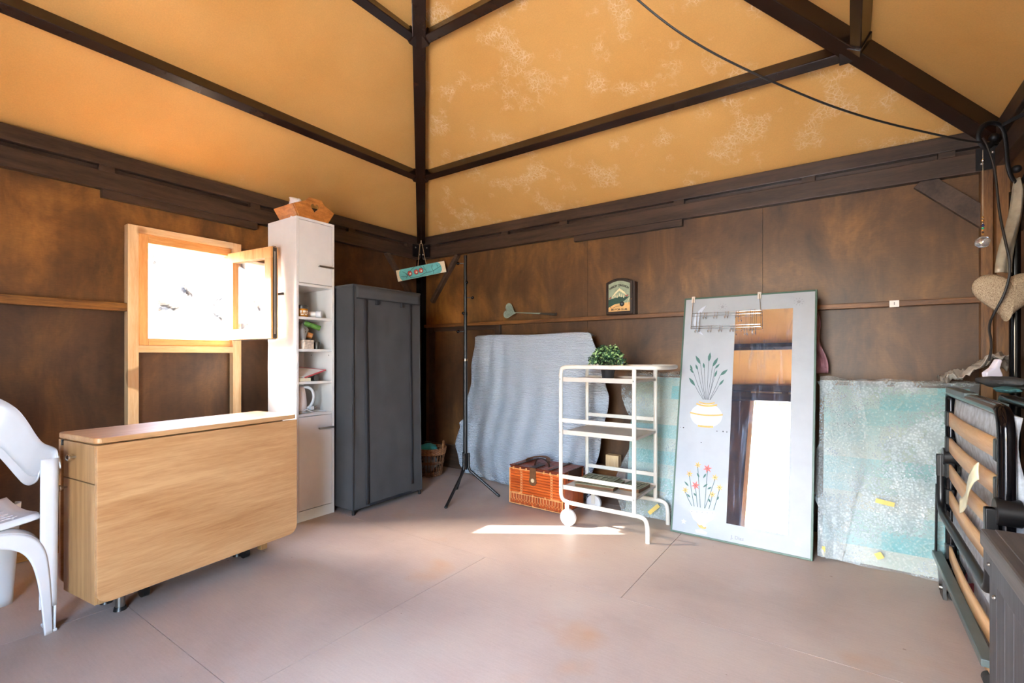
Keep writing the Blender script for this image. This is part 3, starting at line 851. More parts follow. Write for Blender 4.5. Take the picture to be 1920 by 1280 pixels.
# ================================================================ COAT STAND
cs = Vector((1.088, -.612, 0))
S = thing('coat_stand', 'tall black metal coat stand on three splayed legs', 'coat stand', cs)
bm = BM(); cyl(bm, cs + Vector((0, 0, .19)), cs + Vector((0, 0, 1.02)), .0165, seg=18); mk('lower_pole', bm, 'black', S, smooth=True)
bm = BM(); cyl(bm, cs + Vector((0, 0, 1.02)), cs + Vector((0, 0, 1.812)), .0125, seg=18); mk('upper_pole', bm, 'black', S, smooth=True)
MT['brass'] = plain('pale_brass', '#d9b48c', .25, 1, .05)
bm = BM(); cyl(bm, cs + Vector((0, 0, 1.012)), cs + Vector((0, 0, 1.028)), .0185, seg=18); mk('joint_ring', bm, 'brass', S, smooth=True)
bm = BM(); cyl(bm, cs + Vector((0, 0, 1.355)), cs + Vector((0, 0, 1.38)), .0165, seg=18); mk('collar', bm, 'black', S, smooth=True)
rv = Vector((.8216, .57, 0)); dvv = Vector((-.57, .8216, 0))
for z, d_ in ((1.752, -rv * .055), (1.492, rv * .055), (1.235, -rv * .055), (1.60, (rv * .3 - dvv).normalized() * .055), (1.37, (-rv * .2 - dvv).normalized() * .05)):
    a = cs + Vector((0, 0, z)); e = a + d_
    bm = BM(); cyl(bm, a, e, .0035, seg=8); hk = mk('peg_arm', bm, 'black', S, smooth=True)
    bm = BM(); ball(bm, e, .012, 12); mk('peg_ball', bm, 'blackgloss', hk, smooth=True)
for fx, fy in ((.113, -.34), (.248, .091), (-.135, .054)):
    e = cs + Vector((fx, fy, 0)); h = Vector((fx, fy, 0)).normalized()
    pts = [cs + h * .026 + Vector((0, 0, .315)), cs + h * .026 + Vector((0, 0, .215)), cs + h * .036 + Vector((0, 0, .185)), e + Vector((0, 0, .012)) - h * .005]
    bm = BM(); tube(bm, [pts[0]] + smooth_path(pts[1:3], 1) + [pts[2].lerp(pts[3], .1), pts[3]], .0105, 10); lg = mk('leg', bm, 'black', S, smooth=True)
    bm = BM(); ball(bm, e + Vector((0, 0, .010)), .012, 10, (1, 1, .8)); mk('foot_cap', bm, 'rubber', lg, smooth=True)
    for z in (.29, .235):
        bm = BM(); ball(bm, cs + h * .036 + Vector((0, 0, z)), .004, 8); mk('screw', bm, 'chrome', lg, smooth=True)

# ================================================================ WICKER BIN in the corner
Wk = thing('wicker_basket', 'round brown wicker basket with loop handles in the corner behind the coat stand', 'basket', (.445, -.335, 0))
wc = Vector((.445, -.335, 0)); MT['wicker'] = wood('brown_wicker', '#4f2f1a', '#8a5a34', (20, 20, 20), .55, 1, .3)
MT['wicker_l'] = wood('tan_wicker', '#7a4a28', '#b07a4c', (20, 20, 20), .5, 1, .3)
def wr(z): return .095 + .045 * (z / .25)
bm = BM()
for k in range(26):
    a = 2 * PI * k / 26; tube(bm, [wc + Vector((math.cos(a) * wr(z), math.sin(a) * wr(z), z)) for z in (.01, .08, .16, .25)], .004, 5)
mk('stakes', bm, 'wicker', Wk, smooth=True)
def ringband(z0, z1, m, nm, step=.0085, amp=.005):
    bm = BM(); z = z0; i = 0
    while z < z1:
        tube(bm, [wc + Vector((math.cos(t) * (wr(z) + amp * (1 if (j + i) % 2 else -1)), math.sin(t) * (wr(z) + amp * (1 if (j + i) % 2 else -1)), z)) for j, t in enumerate([2 * PI * q / 52 for q in range(52)])], .0045, 5, True)
        z += step; i += 1
    mk(nm, bm, m, Wk, smooth=True)
ringband(.008, .05, 'wicker', 'base_weave'); ringband(.115, .135, 'wicker', 'middle_weave'); ringband(.195, .25, 'wicker_l', 'rim_weave')
bm = BM(); lathe(bm, [(.088, .004), (.09, .012), (.001, .013)], wc, 20); mk('bottom', bm, 'wicker', Wk)
for s in (1, -1):
    c0 = wc + rv * s * .12
    bm = BM(); tube(bm, smooth_path([c0 - dvv * .05 + Vector((0, 0, .23)), c0 - dvv * .045 + Vector((0, 0, .28)), c0 + Vector((0, 0, .305)), c0 + dvv * .045 + Vector((0, 0, .28)), c0 + dvv * .05 + Vector((0, 0, .23))], 2), .009, 7); mk('loop_handle', bm, 'wicker_l', Wk, smooth=True)
MT['turq'] = plain('turquoise_cloth', '#3fb4c0', .8, 0, .2, 20, .3, 60)
tag(lump('turquoise_cloth', wc + Vector((-.01, -.01, .225)), .095, (1, 1, .52), 'turq', None, .35, 9), 'crumpled turquoise cloth heaped in the wicker basket', 'cloth')
tag(lump('glass_bag', wc + Vector((0, -.0, .10)), .07, (1, 1, 1.0), 'film', None, .3, 12), 'shiny clear bag seen through the sides of the wicker basket', 'bag')

# ================================================================ FOIL SHEET over a board
Fo = thing('draped_foil_sheet', 'pale grey-blue foam foil sheet draped over a board against the back wall', 'sheet', (1.4, -.2, 0))
m, n, p = newmat('pale_foam_foil')
v = coords(n)
p.inputs['Base Color'].default_value = hx('#bfc9d7'); p.inputs['Roughness'].default_value = .36; p.inputs['Metallic'].default_value = .1
vo = n.nodes.new('ShaderNodeTexVoronoi'); vo.inputs['Scale'].default_value = 75.0; n.links.new(v, vo.inputs['Vector'])
wv = n.nodes.new('ShaderNodeTexWave'); wv.bands_direction = 'Z'; wv.inputs['Scale'].default_value = 28; wv.inputs['Distortion'].default_value = 3
n.links.new(v, wv.inputs['Vector'])
bumpn(n, p, mathn(n, 'ADD', mathn(n, 'MULTIPLY', vo.outputs['Distance'], 1.0), mathn(n, 'MULTIPLY', wv.outputs['Fac'], .6)), 1.0, .007)
MT['foil'] = m
def interp(tab, t):
    for (a, x), (b, y) in zip(tab, tab[1:]):
        if t <= b: return x + (y - x) * ((t - a) / (b - a) if b > a else 0)
    return tab[-1][1]
LX = [(0, .850), (.34, .765), (.60, .665), (.63, .605), (.66, .625), (.81, .555), (.94, .59), (1, .66)]
RXs = [(0, 1.935), (.12, 1.985), (.22, 2.03), (.37, 2.085), (.56, 2.05), (.72, 2.01), (.85, 1.965), (1, 1.94)]
def foilf(u, v):
    # first 8% of v wraps over the top edge to the wall
    if v < .06:
        k = v / .06; x0, x1 = .865, 1.905
        return (x0 + (x1 - x0) * u, -.06 + (-.195 + .06) * k, 1.200 + .022 * k + .004 * math.sin(u * 9))
    t = (v - .06) / .94
    x0, x1 = interp(LX, t), interp(RXs, t)
    x = x0 + (x1 - x0) * u
    z = 1.222 * (1 - t) + .004
    y = -.20 + (-.085 * t * min(1, u * 1.6)) + .10 * t * (1 - u) ** 2
    fold = math.sin((u * 7.0 + .35 * (1 - t)) * 2 * PI) * .027 * max(0, 1 - abs(u - .18) / .26) * min(1, .35 + t) + .008 * math.sin(u * 40 - t * 2) * min(1, t * 2)
    fold += math.exp(-((u - .90) / .035) ** 2) * -.035 * math.sin(min(1, t * 1.3) * PI * .5) + math.exp(-((u - .97) / .03) ** 2) * .05 * t
    fold += .010 * noise.noise(Vector((u * 5, t * 4, 2))) + .004 * noise.noise(Vector((u * 18, t * 16, 6)))
    return (x + .008 * math.sin(t * 23 + u * 4) * (1 if u in (0, 1) else 0), y + fold, max(.004, z))
bm = BM(); grid(bm, foilf, 110, 70); mk('sheet', bm, 'foil', Fo, smooth=True, solid=.004, angle=70)
Mb_ = None
bm = BM(); box(bm, .90, 1.86, -.12, -.095, .01, 1.19); mk('board', bm, 'pine', Fo)

# ================================================================ FLAT THINGS ON THE RAIL
# heart shaped fly swatter
FS = thing('heart_fly_swatter', 'grey-green heart-shaped swatter lying on the wall rail', 'fly swatter', (1.3, -.04, 1.36))
MT['sage'] = plain('sage_plastic', '#8f9a8a', .5, 0, .15, 40)
Mh = Matrix.Translation((1.105, -.058, 1.430)) @ Matrix.Rotation(R(-70), 4, 'Y')
bm = BM(); poly(bm, [Mh @ Vector((x, 0, y)) for x, y in heart2(.066, 40)], (0, .003, 0)); hb = mk('heart_paddle', bm, 'sage', FS)
bm = BM()
for i in range(-6, 7):
    for j in range(-6, 7):
        x, z = i * .0095, j * .0095 + .005
        if (x / .056) ** 2 + (z / .05) ** 2 < .8:
            q = Mh @ Vector((x, 0, z)); box(bm, q.x - .0022, q.x + .0022, q.y - .001, q.y, q.z - .0022, q.z + .0022)
MT['sage_d'] = plain('sage_perforation', '#59645a', .6)
mk('perforation', bm, 'sage_d', hb)
bm = BM(); tube(bm, [(1.15, -.057, 1.417), (1.30, -.057, 1.405), (1.56, -.057, 1.382)], [.004, .0045, .009], 8); mk('shaft', bm, 'sage', FS, smooth=True)
bm = BM(); tube(bm, [(1.40, -.057, 1.396), (1.565, -.057, 1.382)], [.006, .0115], 8); mk('grip', bm, 'lid', FS, smooth=True)

# key cabinet
KC = thing('key_cabinet', 'small dark wooden key cabinet with arched top and painted sign front on the rail', 'key cabinet', (2.1, -.05, 1.353))
MT['dkwood'] = wood('dark_walnut', '#20140e', '#3b261a', (10, 10, 3), .4)
kx0, kx1, kz0 = 1.997, 2.202, 1.354
def arch(x0, x1, z0, zs, rise, n=14):
    return [(x0, z0), (x1, z0)] + [(x1 + (x0 - x1) * i / n, zs + rise * math.sin(PI * i / n)) for i in range(n + 1)]
bm = BM(); poly(bm, [(x, -.062, z) for x, z in arch(kx0, kx1 + .012, kz0, kz0 + .235, .032)], (0, .060, 0)); mk('case', bm, 'dkwood', KC, bevel=.002)
bm = BM(); poly(bm, [(x, -.078, z) for x, z in arch(kx0, kx1, kz0 + .002, kz0 + .235, .030)], (0, .015, 0)); kd = mk('door', bm, 'dkwood', KC, bevel=.003)
def panelp(nm, pts, m, y=-.0795, e=.0015):
    bm = BM(); poly(bm, [(x, y, z) for x, z in pts], (0, e, 0)); return mk(nm, bm, m, kd)
MT['a_hub'] = plain('painted_wheel_hub', '#5a6468', .5)
MT['p_sky'] = plain('painted_sage_sky', '#9aa58a', .6, 0, .2, 25)
MT['p_sand'] = plain('painted_sand', '#e0b070', .6, 0, .2, 25)
MT['p_green'] = plain('painted_bottle_green', '#22493c', .5, 0, .3, 30)
MT['p_cream'] = plain('painted_cream', '#e8dcb0', .6, 0, .15, 40)
MT['p_black'] = plain('painted_black', '#17130f', .5)
MT['p_red'] = plain('painted_red', '#a03a30', .5)
a0, a1 = kx0 + .022, kx1 - .018
panelp('painted_panel', arch(a0, a1, kz0 + .022, kz0 + .222, .022), 'p_sky', -.079, .002)
panelp('painted_ground', [(a0, kz0 + .022), (a1, kz0 + .022), (a1, kz0 + .085), (a0 + .05, kz0 + .075), (a0, kz0 + .05)], 'p_sand')
panelp('painted_peak', [(a0 + .025, kz0 + .125), (a0 + .05, kz0 + .16), (a0 + .085, kz0 + .19), (a0 + .125, kz0 + .16), (a1 - .018, kz0 + .125), (a0 + .12, kz0 + .148), (a0 + .083, kz0 + .172), (a0 + .05, kz0 + .145)], 'p_cream')
panelp('painted_barrow', [(a0, kz0 + .052), (a0 + .05, kz0 + .075), (a0 + .10, kz0 + .082), (a0 + .128, kz0 + .10), (a1 - .005, kz0 + .125), (a0 + .08, kz0 + .127), (a0 + .03, kz0 + .116), (a0, kz0 + .108)], 'p_green', -.0805, .001)
def ringp(nm, cx, cz, r0, m, y=-.081):
    bm = BM(); poly(bm, [(cx + r0 * math.cos(2 * PI * i / 20), y, cz + r0 * math.sin(2 * PI * i / 20)) for i in range(20)], (0, .001, 0)); return mk(nm, bm, m, kd)
ringp('painted_wheel', a0 + .105, kz0 + .075, .018, 'p_black', -.0815); ringp('painted_hub', a0 + .105, kz0 + .075, .007, 'a_hub', -.082)
bm = BM(); tube(bm, smooth_path([(a0 + .012, -.0815, kz0 + .062), (a0 + .018, -.0815, kz0 + .047), (a0 + .04, -.0815, kz0 + .048), (a0 + .06, -.0815, kz0 + .058), (a0 + .09, -.0815, kz0 + .062)], 2), .0012, 5); mk('painted_line', bm, 'p_black', kd)
bm = BM(); tube(bm, smooth_path([(a1 - .003, -.0815, kz0 + .12), (a1 - .012, -.0815, kz0 + .10), (a1 - .018, -.0815, kz0 + .07)], 1), .002, 5); mk('painted_line', bm, 'p_cream', kd)
bm = BM()
for cx, zz in ((.035, .13), (.052, .138), (.068, .133), (.085, .145), (.10, .136), (.118, .13)):
    poly(bm, [(a0 + cx - .004, -.0812, kz0 + zz - .012), (a0 + cx + .004, -.0812, kz0 + zz - .012), (a0 + cx + .002, -.0812, kz0 + zz + .008), (a0 + cx - .002, -.0812, kz0 + zz + .010)], (0, .0008, 0))
mk('painted_figures', bm, 'p_cream', kd)
bm = BM()
for cx, zz in ((.012, .118), (.018, .124), (.142, .130), (.150, .136), (.134, .134)): poly(bm, [(a0 + cx + .005 * math.cos(2 * PI * i / 8), -.0818, kz0 + zz + .005 * math.sin(2 * PI * i / 8)) for i in range(8)], (0, .0008, 0))
mk('painted_blossom', bm, 'p_red', kd)
RV = Matrix.Rotation(R(90), 4, 'X')
kmx = (a0 + a1) / 2
s_ = 'HARLEY DAVIDSON'
for i, ch in enumerate(s_):
    if ch == ' ': continue
    t = (i - (len(s_) - 1) / 2) / ((len(s_) - 1) / 2)
    text('letter', ch, .021, Matrix.Translation((kmx + t * .067, -.0815, kz0 + .210 - .020 * t * t)) @ Matrix.Rotation(R(22 * t), 4, 'Y') @ RV, 'p_black', kd)
text('lettering', 'MOTOR CLUB', .019, Matrix.Translation((kmx, -.0815, kz0 + .034)) @ RV, 'p_black', kd)
bm = BM(); ball(bm, (kx1 - .006, -.083, kz0 + .105), .0045, 10); mk('knob', bm, 'brass', kd, smooth=True)

# little white label on the rail
LB = thing('white_label', 'tiny square white label with the figure 1 on the rail', 'label', (3.684, -.046, 1.338))
boxes('card', [(3.663, 3.705, -.047, -.0455, 1.318, 1.355)], 'paper', LB)
lc = BM(); box(lc, 3.683, 3.6855, -.0478, -.047, 1.330, 1.346); mk('printed_figure', lc, 'p_black', LB)

# ================================================================ WICKER HAMPER
Hx = .455; Hy = .275; Hh = .275
H = thing('bamboo_hamper', 'orange bamboo picnic hamper with leather handle beside the white trolley', 'hamper', (1.483, -.594, 0), R(-2.5), local=True)
MT['bamboo'] = wood('orange_bamboo', '#a8461a', '#d9692c', (1.2, 14, 14), .28, 1, .1, coat=.4)
MT['bamboo_v'] = wood('orange_bamboo_upright', '#8e3c18', '#c45c28', (14, 14, 1.2), .3, 1, .1, coat=.4)
MT['cane'] = plain('pale_cane_lacing', '#e2a062', .45, 0, .2, 40)
MT['hamper_in'] = plain('red_brown_lining', '#6d2a16', .6, 0, .2)
MT['hamper_top'] = wood('dark_red_bamboo', '#4a1f14', '#8a3a22', (1.2, 16, 16), .3, 1, .1, coat=.3)
MT['clasp'] = plain('ivory_brass_clasp', '#d8c6a0', .3, .2, .1)
MT['leather'] = plain('dark_brown_leather', '#3a2218', .5, 0, .25, 40, .2, 120)
MT['leather_l'] = plain('tan_brown_leather', '#6a4426', .5, 0, .25, 40, .2, 120)
boxes('body', [(.006, Hx - .006, .006, Hy - .006, .004, Hh - .006)], 'hamper_in', H)
ns = 9; zlo = .085; zhi = Hh - .02
for i in range(ns):
    z0 = zlo + (zhi - zlo) * i / ns; z1 = z0 + (zhi - zlo) / ns - .0012
    bm = BM(); tube(bm, [(.004, .001, (z0 + z1) / 2), (Hx - .004, .001, (z0 + z1) / 2)], (z1 - z0) / 2, 10, flat=.75, up=(0, 0, 1)); mk('slat', bm, 'bamboo', H, smooth=True)
for i in range(20):
    x = .008 + (Hx - .016) * (i + .5) / 20
    bm = BM(); tube(bm, [(x, .004, .014), (x, .004, .080)], .0105, 6, flat=.5, up=(1, 0, 0)); mk('lower_slat', bm, 'bamboo_v', H, smooth=True)
for i in range(16):
    y = .01 + (Hy - .02) * (i + .5) / 16
    bm = BM(); tube(bm, [(Hx - .004, y, .010), (Hx - .004, y, Hh - .012)], .0085, 6, flat=.5, up=(0, 1, 0)); mk('end_slat', bm, 'bamboo_v', H, smooth=True)
for i in range(11):
    y = (Hy) * (i + .5) / 11
    bm = BM(); tube(bm, [(.002, y, Hh - .004), (Hx - .002, y, Hh - .004)], .0125, 6, flat=.5, up=(0, 1, 0)); mk('lid_slat', bm, 'hamper_top', H, smooth=True)
bm = BM()
for (x0, x1, z0, z1) in ((.006, Hx - .006, .010, .010), (.006, Hx - .006, .082, .082), (.012, Hx - .012, Hh - .02, Hh - .02)):
    tube(bm, [(x0, -.005, z0), (x1, -.005, z1)], .0032, 6)
for x in (.008, Hx - .008): tube(bm, [(x, -.004, .01), (x, -.004, Hh - .02)], .0045, 6)
for q in (.11, .36):
    for s in (-.006, .006): tube(bm, [(q + s, -.004, .085), (q + s, -.004, Hh - .02)], .0018, 5)
    for i in range(10):
        z = .09 + i * .0175
        tube(bm, [(q - .006, -.0055, z), (q + .006, -.0055, z + .010)], .0016, 5); tube(bm, [(q + .006, -.0055, z), (q - .006, -.0055, z + .010)], .0016, 5)
zz = [(.01 + (Hx - .02) * i / 34, -.006, .030 + (.018 if i % 2 else 0)) for i in range(35)]
tube(bm, zz, .0020, 5)
for i in range(19):
    x = .02 + (Hx - .04) * i / 18; tube(bm, [(x, -.005, .045), (x, -.005, .080)], .0022, 5)
for i in range(14):
    for s0 in (.03, Hx - .10): tube(bm, [(s0 + i * .005, -.006, .078), (s0 + i * .005 + .003, -.006, .092)], .0016, 4)
mk('cane_lacing', bm, 'cane', H, smooth=True)
bm = BM()
for x in (.04, .10, .15, .30, .35, .41): box(bm, x - .004, x + .004, -.008, .002, Hh - .026, Hh - .008)
for x in (.10, .21, .31): box(bm, x - .004, x + .004, -.009, .002, .078, .094); box(bm, x - .004, x + .004, -.009, .002, .006, .018)
mk('cane_ties', bm, 'cane', H)
bm = BM(); poly(bm, [(x, -.010, z) for x, z in [(.185, Hh + .004), (.235, Hh + .004), (.235, .215), (.24, .19)] + [(.21 + .03 * math.cos(R(a)), .185 + .03 * math.sin(R(a))) for a in range(0, -181, -20)] + [(.18, .19), (.185, .215)]], (0, .006, 0)); fl_ = mk('leather_flap', bm, 'leather_l', H)
bm = BM(); box(bm, .185, .235, -.012, .11, Hh + .003, Hh + .008); mk('flap_strap', bm, 'leather', fl_)
bm = BM(); lathe(bm, [(.014, 0), (.013, .003), (.006, .004), (.001, .004)], (.21, -.0105, .192), 18, Matrix.Rotation(R(90), 4, 'X')); mk('clasp', bm, 'clasp', fl_, smooth=True)
bm = BM(); tube(bm, smooth_path([(.175, .07, Hh + .006), (.185, .07, Hh + .045), (.235, .07, Hh + .062), (.285, .07, Hh + .045), (.295, .07, Hh + .006)], 3), .011, 8, flat=.35, up=(0, 1, 0)); mk('handle', bm, 'leather', H, smooth=True)
bm = BM(); tube(bm, smooth_path([(.03, .16, Hh + .005), (.05, .19, Hh + .022), (.11, .24, Hh + .033), (.17, .25, Hh + .028), (.19, .22, Hh + .006)], 3), .022, 10, flat=.25, up=(0, 1, 0)); mk('loose_strap', bm, 'leather_l', H, smooth=True)
bm = BM()
for x0 in (.05, .33): box(bm, x0, x0 + .022, .0, Hy, Hh + .0045, Hh + .008)
box(bm, Hx, Hx + .006, .05, Hy - .05, Hh - .06, Hh + .006)
mk('leather_bands', bm, 'leather', H)

# ================================================================ WHITE TROLLEY
Ct = thing('serving_trolley', 'cream-white metal three-tier trolley on two wheels in front of the back wall', 'trolley', (2.0, -.77, 0))
x0, x1 = 2.0, 2.475; yf, yb = -.77, -.40; xe = 2.635
def side_frame(y):
    bm = BM()
    pts = smooth_path([(x1, y, .982), (x0 + .06, y, .982), (x0 + .006, y, .975), (x0, y, .93)], 2)
    pts += smooth_path([(x0, y, .90), (x0, y, .235), (x0 + .006, y, .165), (x0 + .075, y, .142)], 2)
    pts += smooth_path([(x0 + .10, y, .142), (x1 + .01, y, .14), (x1 + .066, y, .128), (x1 + .077, y, .07), (x1 + .077, y, .0)], 2)
    tube(bm, pts, .0155, 10, flat=.6, up=(0, 1, 0) if False else None)
    return bm
def flat_tube(bm, pts, w=.013, d=.0085):
    """oval tube lying in a plane of constant y: wide in the plane, thin across"""
    pts = [Vector(p) for p in pts]; rings = []
    for i, p in enumerate(pts):
        dd = (pts[min(i + 1, len(pts) - 1)] - pts[max(i - 1, 0)]).normalized(); b = Vector((0, 1, 0)); b = (b - dd * b.dot(dd)).normalized(); a = dd.cross(b)
        rings.append([bm.verts.new(p + a * math.cos(t) * w + b * math.sin(t) * d) for t in [2 * PI * k / 10 for k in range(10)]])
    for A, B_ in zip(rings, rings[1:]):
        for k in range(10): bm.faces.new((A[k], A[(k + 1) % 10], B_[(k + 1) % 10], B_[k]))
    bm.faces.new(rings[0][::-1]); bm.faces.new(rings[-1])
for y in (yf, yb):
    p1 = smooth_path([(x1, y, .982), (x0 + .10, y, .982), (x0 + .02, y, .982), (x0, y, .962), (x0, y, .88)], 3)
    p2 = smooth_path([(x0, y, .87), (x0, y, .24), (x0 + .002, y, .16), (x0 + .055, y, .142), (x0 + .12, y, .142)], 3)
    p3 = smooth_path([(x0 + .13, y, .142), (x1 - .02, y, .142), (x1 + .06, y, .14), (x1 + .078, y, .10), (x1 + .078, y, .0)], 3)
    bm = BM(); flat_tube(bm, p1 + p2 + p3); mk('side_tube', bm, 'cream_metal', Ct, smooth=True, angle=60)
    bm = BM(); flat_tube(bm, [(x1, y, .142), (x1, y, .984)], .0125, .008); mk('upright', bm, 'cream_metal', Ct, smooth=True, angle=60)
    for zz in (.590, .240) if True else ():
        bm = BM(); box(bm, x0 + .01, x1, y - .004, y + .004, zz + .048, zz + .072); mk('guard_rail', bm, 'cream_metal', Ct, bevel=.002)
    for zz in (.905, .575, .232):
        for x in (x0, x1):
            bm = BM(); ball(bm, (x, y - .011 if y == yf else y + .011, zz), .0055, 8, (1, .5, 1)); mk('screw', bm, 'nickel', Ct, smooth=True)
# push handle: the top tubes run on and join in a rounded loop
ym = (yf + yb) / 2; hw = (yb - yf) / 2
hp_ = [(x1 - .02, yf, .984), (x1 + .08, yf, .984)] + [(x1 + .085 + .075 * math.sin(R(a)) if False else x1 + .085 + .075 * (math.sin(R(a)) ** .6), ym - hw * math.cos(R(a)), .984) for a in range(10, 171, 10)] + [(x1 + .08, yb, .984), (x1 - .02, yb, .984)]
bm = BM(); tube(bm, hp_, .0125, 8, flat=.7, up=(0, 0, 1)); mk('push_handle', bm, 'cream_metal', Ct, smooth=True, angle=60)
bm = BM(); tube(bm, [(x1 + .10, yf + .005, .984), (x1 + .14, yf + .05, .984)], .0135, 8, flat=.75, up=(0, 0, 1))
for nm, zz in (('shelf', .912), ('shelf', .583), ('shelf', .240)):
    bb = BM(); box(bb, x0 + .008, x1 + .004, yf + .008, yb - .008, zz - .012, zz - .006)
    box(bb, x0 + .008, x1 + .004, yf + .007, yf + .010, zz - .022, zz + .006); box(bb, x0 + .008, x1 + .004, yb - .010, yb - .007, zz - .022, zz + .006)
    box(bb, x0 + .006, x0 + .009, yf + .008, yb - .008, zz - .018, zz - .004); box(bb, x1 + .002, x1 + .005, yf + .008, yb - .008, zz - .018, zz - .004)
    mk(nm, bb, 'shelf_grey', Ct, bevel=.001)
bm.free()
for y in (yf + .0, yb - .0):
    bm = BM(); cyl(bm, (x0 + .052, y - .012, .052), (x0 + .052, y + .012, .052), .052, seg=32); wh_ = mk('wheel', bm, 'plastic', Ct, smooth=True, bevel=.004)
    bm = BM(); cyl(bm, (x0 + .052, y - .016, .052), (x0 + .052, y + .016, .052), .006, seg=12); mk('axle_cap', bm, 'gasket', wh_, smooth=True)
    bm = BM(); box(bm, x0 + .038, x0 + .066, y - .017, y - .013, .045, .14); mk('wheel_bracket', bm, 'cream_metal', Ct, bevel=.002)

# books on the lower shelf
MT['bookcov'] = plain('olive_grey_cover', '#8f9178', .5, 0, .35, 30)
MT['bookprint'] = plain('dark_cover_print', '#4a463a', .5, 0, .2)
zs = .236
def book(name, c, sx, sy, h, rz, lab):
    t = thing(name, lab, 'book', (c[0], c[1], c[2]), rz, 'flat books on the trolley bottom shelf', local=True)
    boxes('pages', [(-sx / 2 + .003, sx / 2 - .003, -sy / 2 + .003, sy / 2 - .003, .002, h - .002)], 'leather_l', t)
    boxes('cover', [(-sx / 2, sx / 2, -sy / 2, sy / 2, h - .0025, h), (-sx / 2, sx / 2, -sy / 2, sy / 2, 0, .002), (-sx / 2, -sx / 2 + .002, -sy / 2, sy / 2, 0, h)], 'bookcov', t)
    bm = BM()
    for k in range(5):
        a = -sx * .38 + k * sx * .16
        tube(bm, smooth_path([(a, -sy * .3, h + .0008), (a + sx * .05, -sy * .1, h + .0008), (a - sx * .03, sy * .1, h + .0008), (a + sx * .08, sy * .28, h + .0008)], 2), .0025, 4, flat=.2, up=(0, 0, 1))
    tube(bm, [(-sx * .44, -sy * .42, h + .0006), (sx * .44, -sy * .42, h + .0006), (sx * .44, sy * .42, h + .0006), (-sx * .44, sy * .42, h + .0006)], .0012, 4, True)
    mk('printed_pattern', bm, 'bookprint', t)
book('flat_book', (2.19, -.60, zs), .25, .23, .022, R(4), 'larger flat book with dark flourishes lying left on the trolley bottom shelf')
book('flat_book', (2.40, -.56, zs), .13, .17, .024, R(-4), 'smaller flat book lying right on the trolley bottom shelf')
book('flat_book', (2.17, -.58, zs + .0235), .22, .19, .012, R(1), 'thin flat book stacked on top of the larger trolley book')

# potted plant
Pl = thing('potted_plant', 'small bushy green artificial plant in a black pot on top of the trolley', 'plant', (2.235, -.585, .907))
MT['pot'] = plain('matt_black_pot', '#26272b', .55, 0, .1)
MT['soil'] = plain('dark_soil', '#2a2019', .9, 0, .4, 80)
pc_ = Vector((2.235, -.585, .907))
bm = BM(); lathe(bm, [(.034, 0), (.036, .002), (.046, .075), (.048, .076), (.048, .082), (.043, .082), (.041, .07)], pc_, 28); mk('pot', bm, 'pot', Pl, smooth=True)
bm = BM(); lathe(bm, [(.04, .060), (.042, .068), (.001, .072)], pc_, 20); mk('soil', bm, 'soil', Pl)
bm = BM(); random.seed(11)
lf = []
for k in range(46):
    a = random.uniform(0, 2 * PI); e = random.uniform(.12, 1.35)
    d_ = Vector((math.cos(a) * math.cos(e), math.sin(a) * math.cos(e), math.sin(e)))
    tip = pc_ + Vector((0, 0, .085)) + Vector((d_.x * .105, d_.y * .105, d_.z * .108 + .0))
    base = pc_ + Vector((d_.x * .01, d_.y * .01, .066)); mid_ = base.lerp(tip, .5) + Vector((0, 0, .015))
    pth = smooth_path([base, mid_, tip], 1); tube(bm, pth, .0012, 4)
    for i in range(1, len(pth)): lf.append((pth[i], d_, .6 + .4 * i / len(pth)))
    for _ in range(3): lf.append((tip + Vector([random.uniform(-.012, .012) for _ in range(3)]), d_, 1.0))
mk('stems', bm, 'soil', Pl, kind='stuff')
def leaves(fac, m, nm, kk):
    bm = BM()
    for p, d_, w_ in lf:
        for _ in range(fac):
            n_ = (d_ + Vector([random.uniform(-.9, .9) for _ in range(3)])).normalized()
            a = n_.orthogonal().normalized(); a = Matrix.Rotation(random.uniform(0, 2 * PI), 3, n_) @ a; b = n_.cross(a)
            L = random.uniform(.013, .021) * w_; c = p + Vector([random.uniform(-.013, .013) for _ in range(3)])
            vs = [bm.verts.new(c), bm.verts.new(c + a * L * .5 + b * L * .36 + n_ * .002), bm.verts.new(c + a * L * 1.05 + n_ * .001), bm.verts.new(c + a * L * .5 - b * L * .36 + n_ * .002)]
            bm.faces.new(vs)
    mk(nm, bm, m, Pl, kind='stuff')
MT['leaf_d'] = plain('dark_green_leaf', '#2b5232', .45, 0, .4, 90)  # dark leaf tone also paints in the shaded inside of the bush
MT['leaf_l'] = plain('light_green_leaf', '#a9cc86', .45, 0, .3, 90)  # pale leaf tone also paints in the highlights on the foliage
leaves(4, 'leaf_d', 'leaves', 0); leaves(2, 'leaf_l', 'pale_leaves', 1)

# ================================================================ MIRROR BOARD
MW, MH = .728, 1.448
P = thing('painted_mirror_board', 'tall white painted board with inset mirror, green edge and flower paintings leaning on the wall', 'mirror', (2.599, -.50, 0), local=True, rot=(R(-11.2), 0, R(-1.6)))
MT['mwhite'] = plain('cracked_white_paint', '#9da2a9', .5, 0, .06, 9, .25, 60)
MT['mgreen'] = plain('dark_green_edge', '#3f5a4c', .45, 0, .2, 12)
GX0, GX1, GZ0, GZ1 = .309, .612, .105, 1.349
boxes('board', [(.010, GX0, 0, .022, .010, MH - .010), (GX1, MW - .010, 0, .022, .010, MH - .010), (GX0, GX1, 0, .022, .010, GZ0), (GX0, GX1, 0, .022, GZ1, MH - .010)], 'mwhite', P)
bm = BM()
for b in ((0, .010, 0, MH), (MW - .010, MW, 0, MH), (.010, MW - .010, 0, .010), (.010, MW - .010, MH - .010, MH)): box(bm, b[0], b[1], -.002, .026, b[2], b[3])
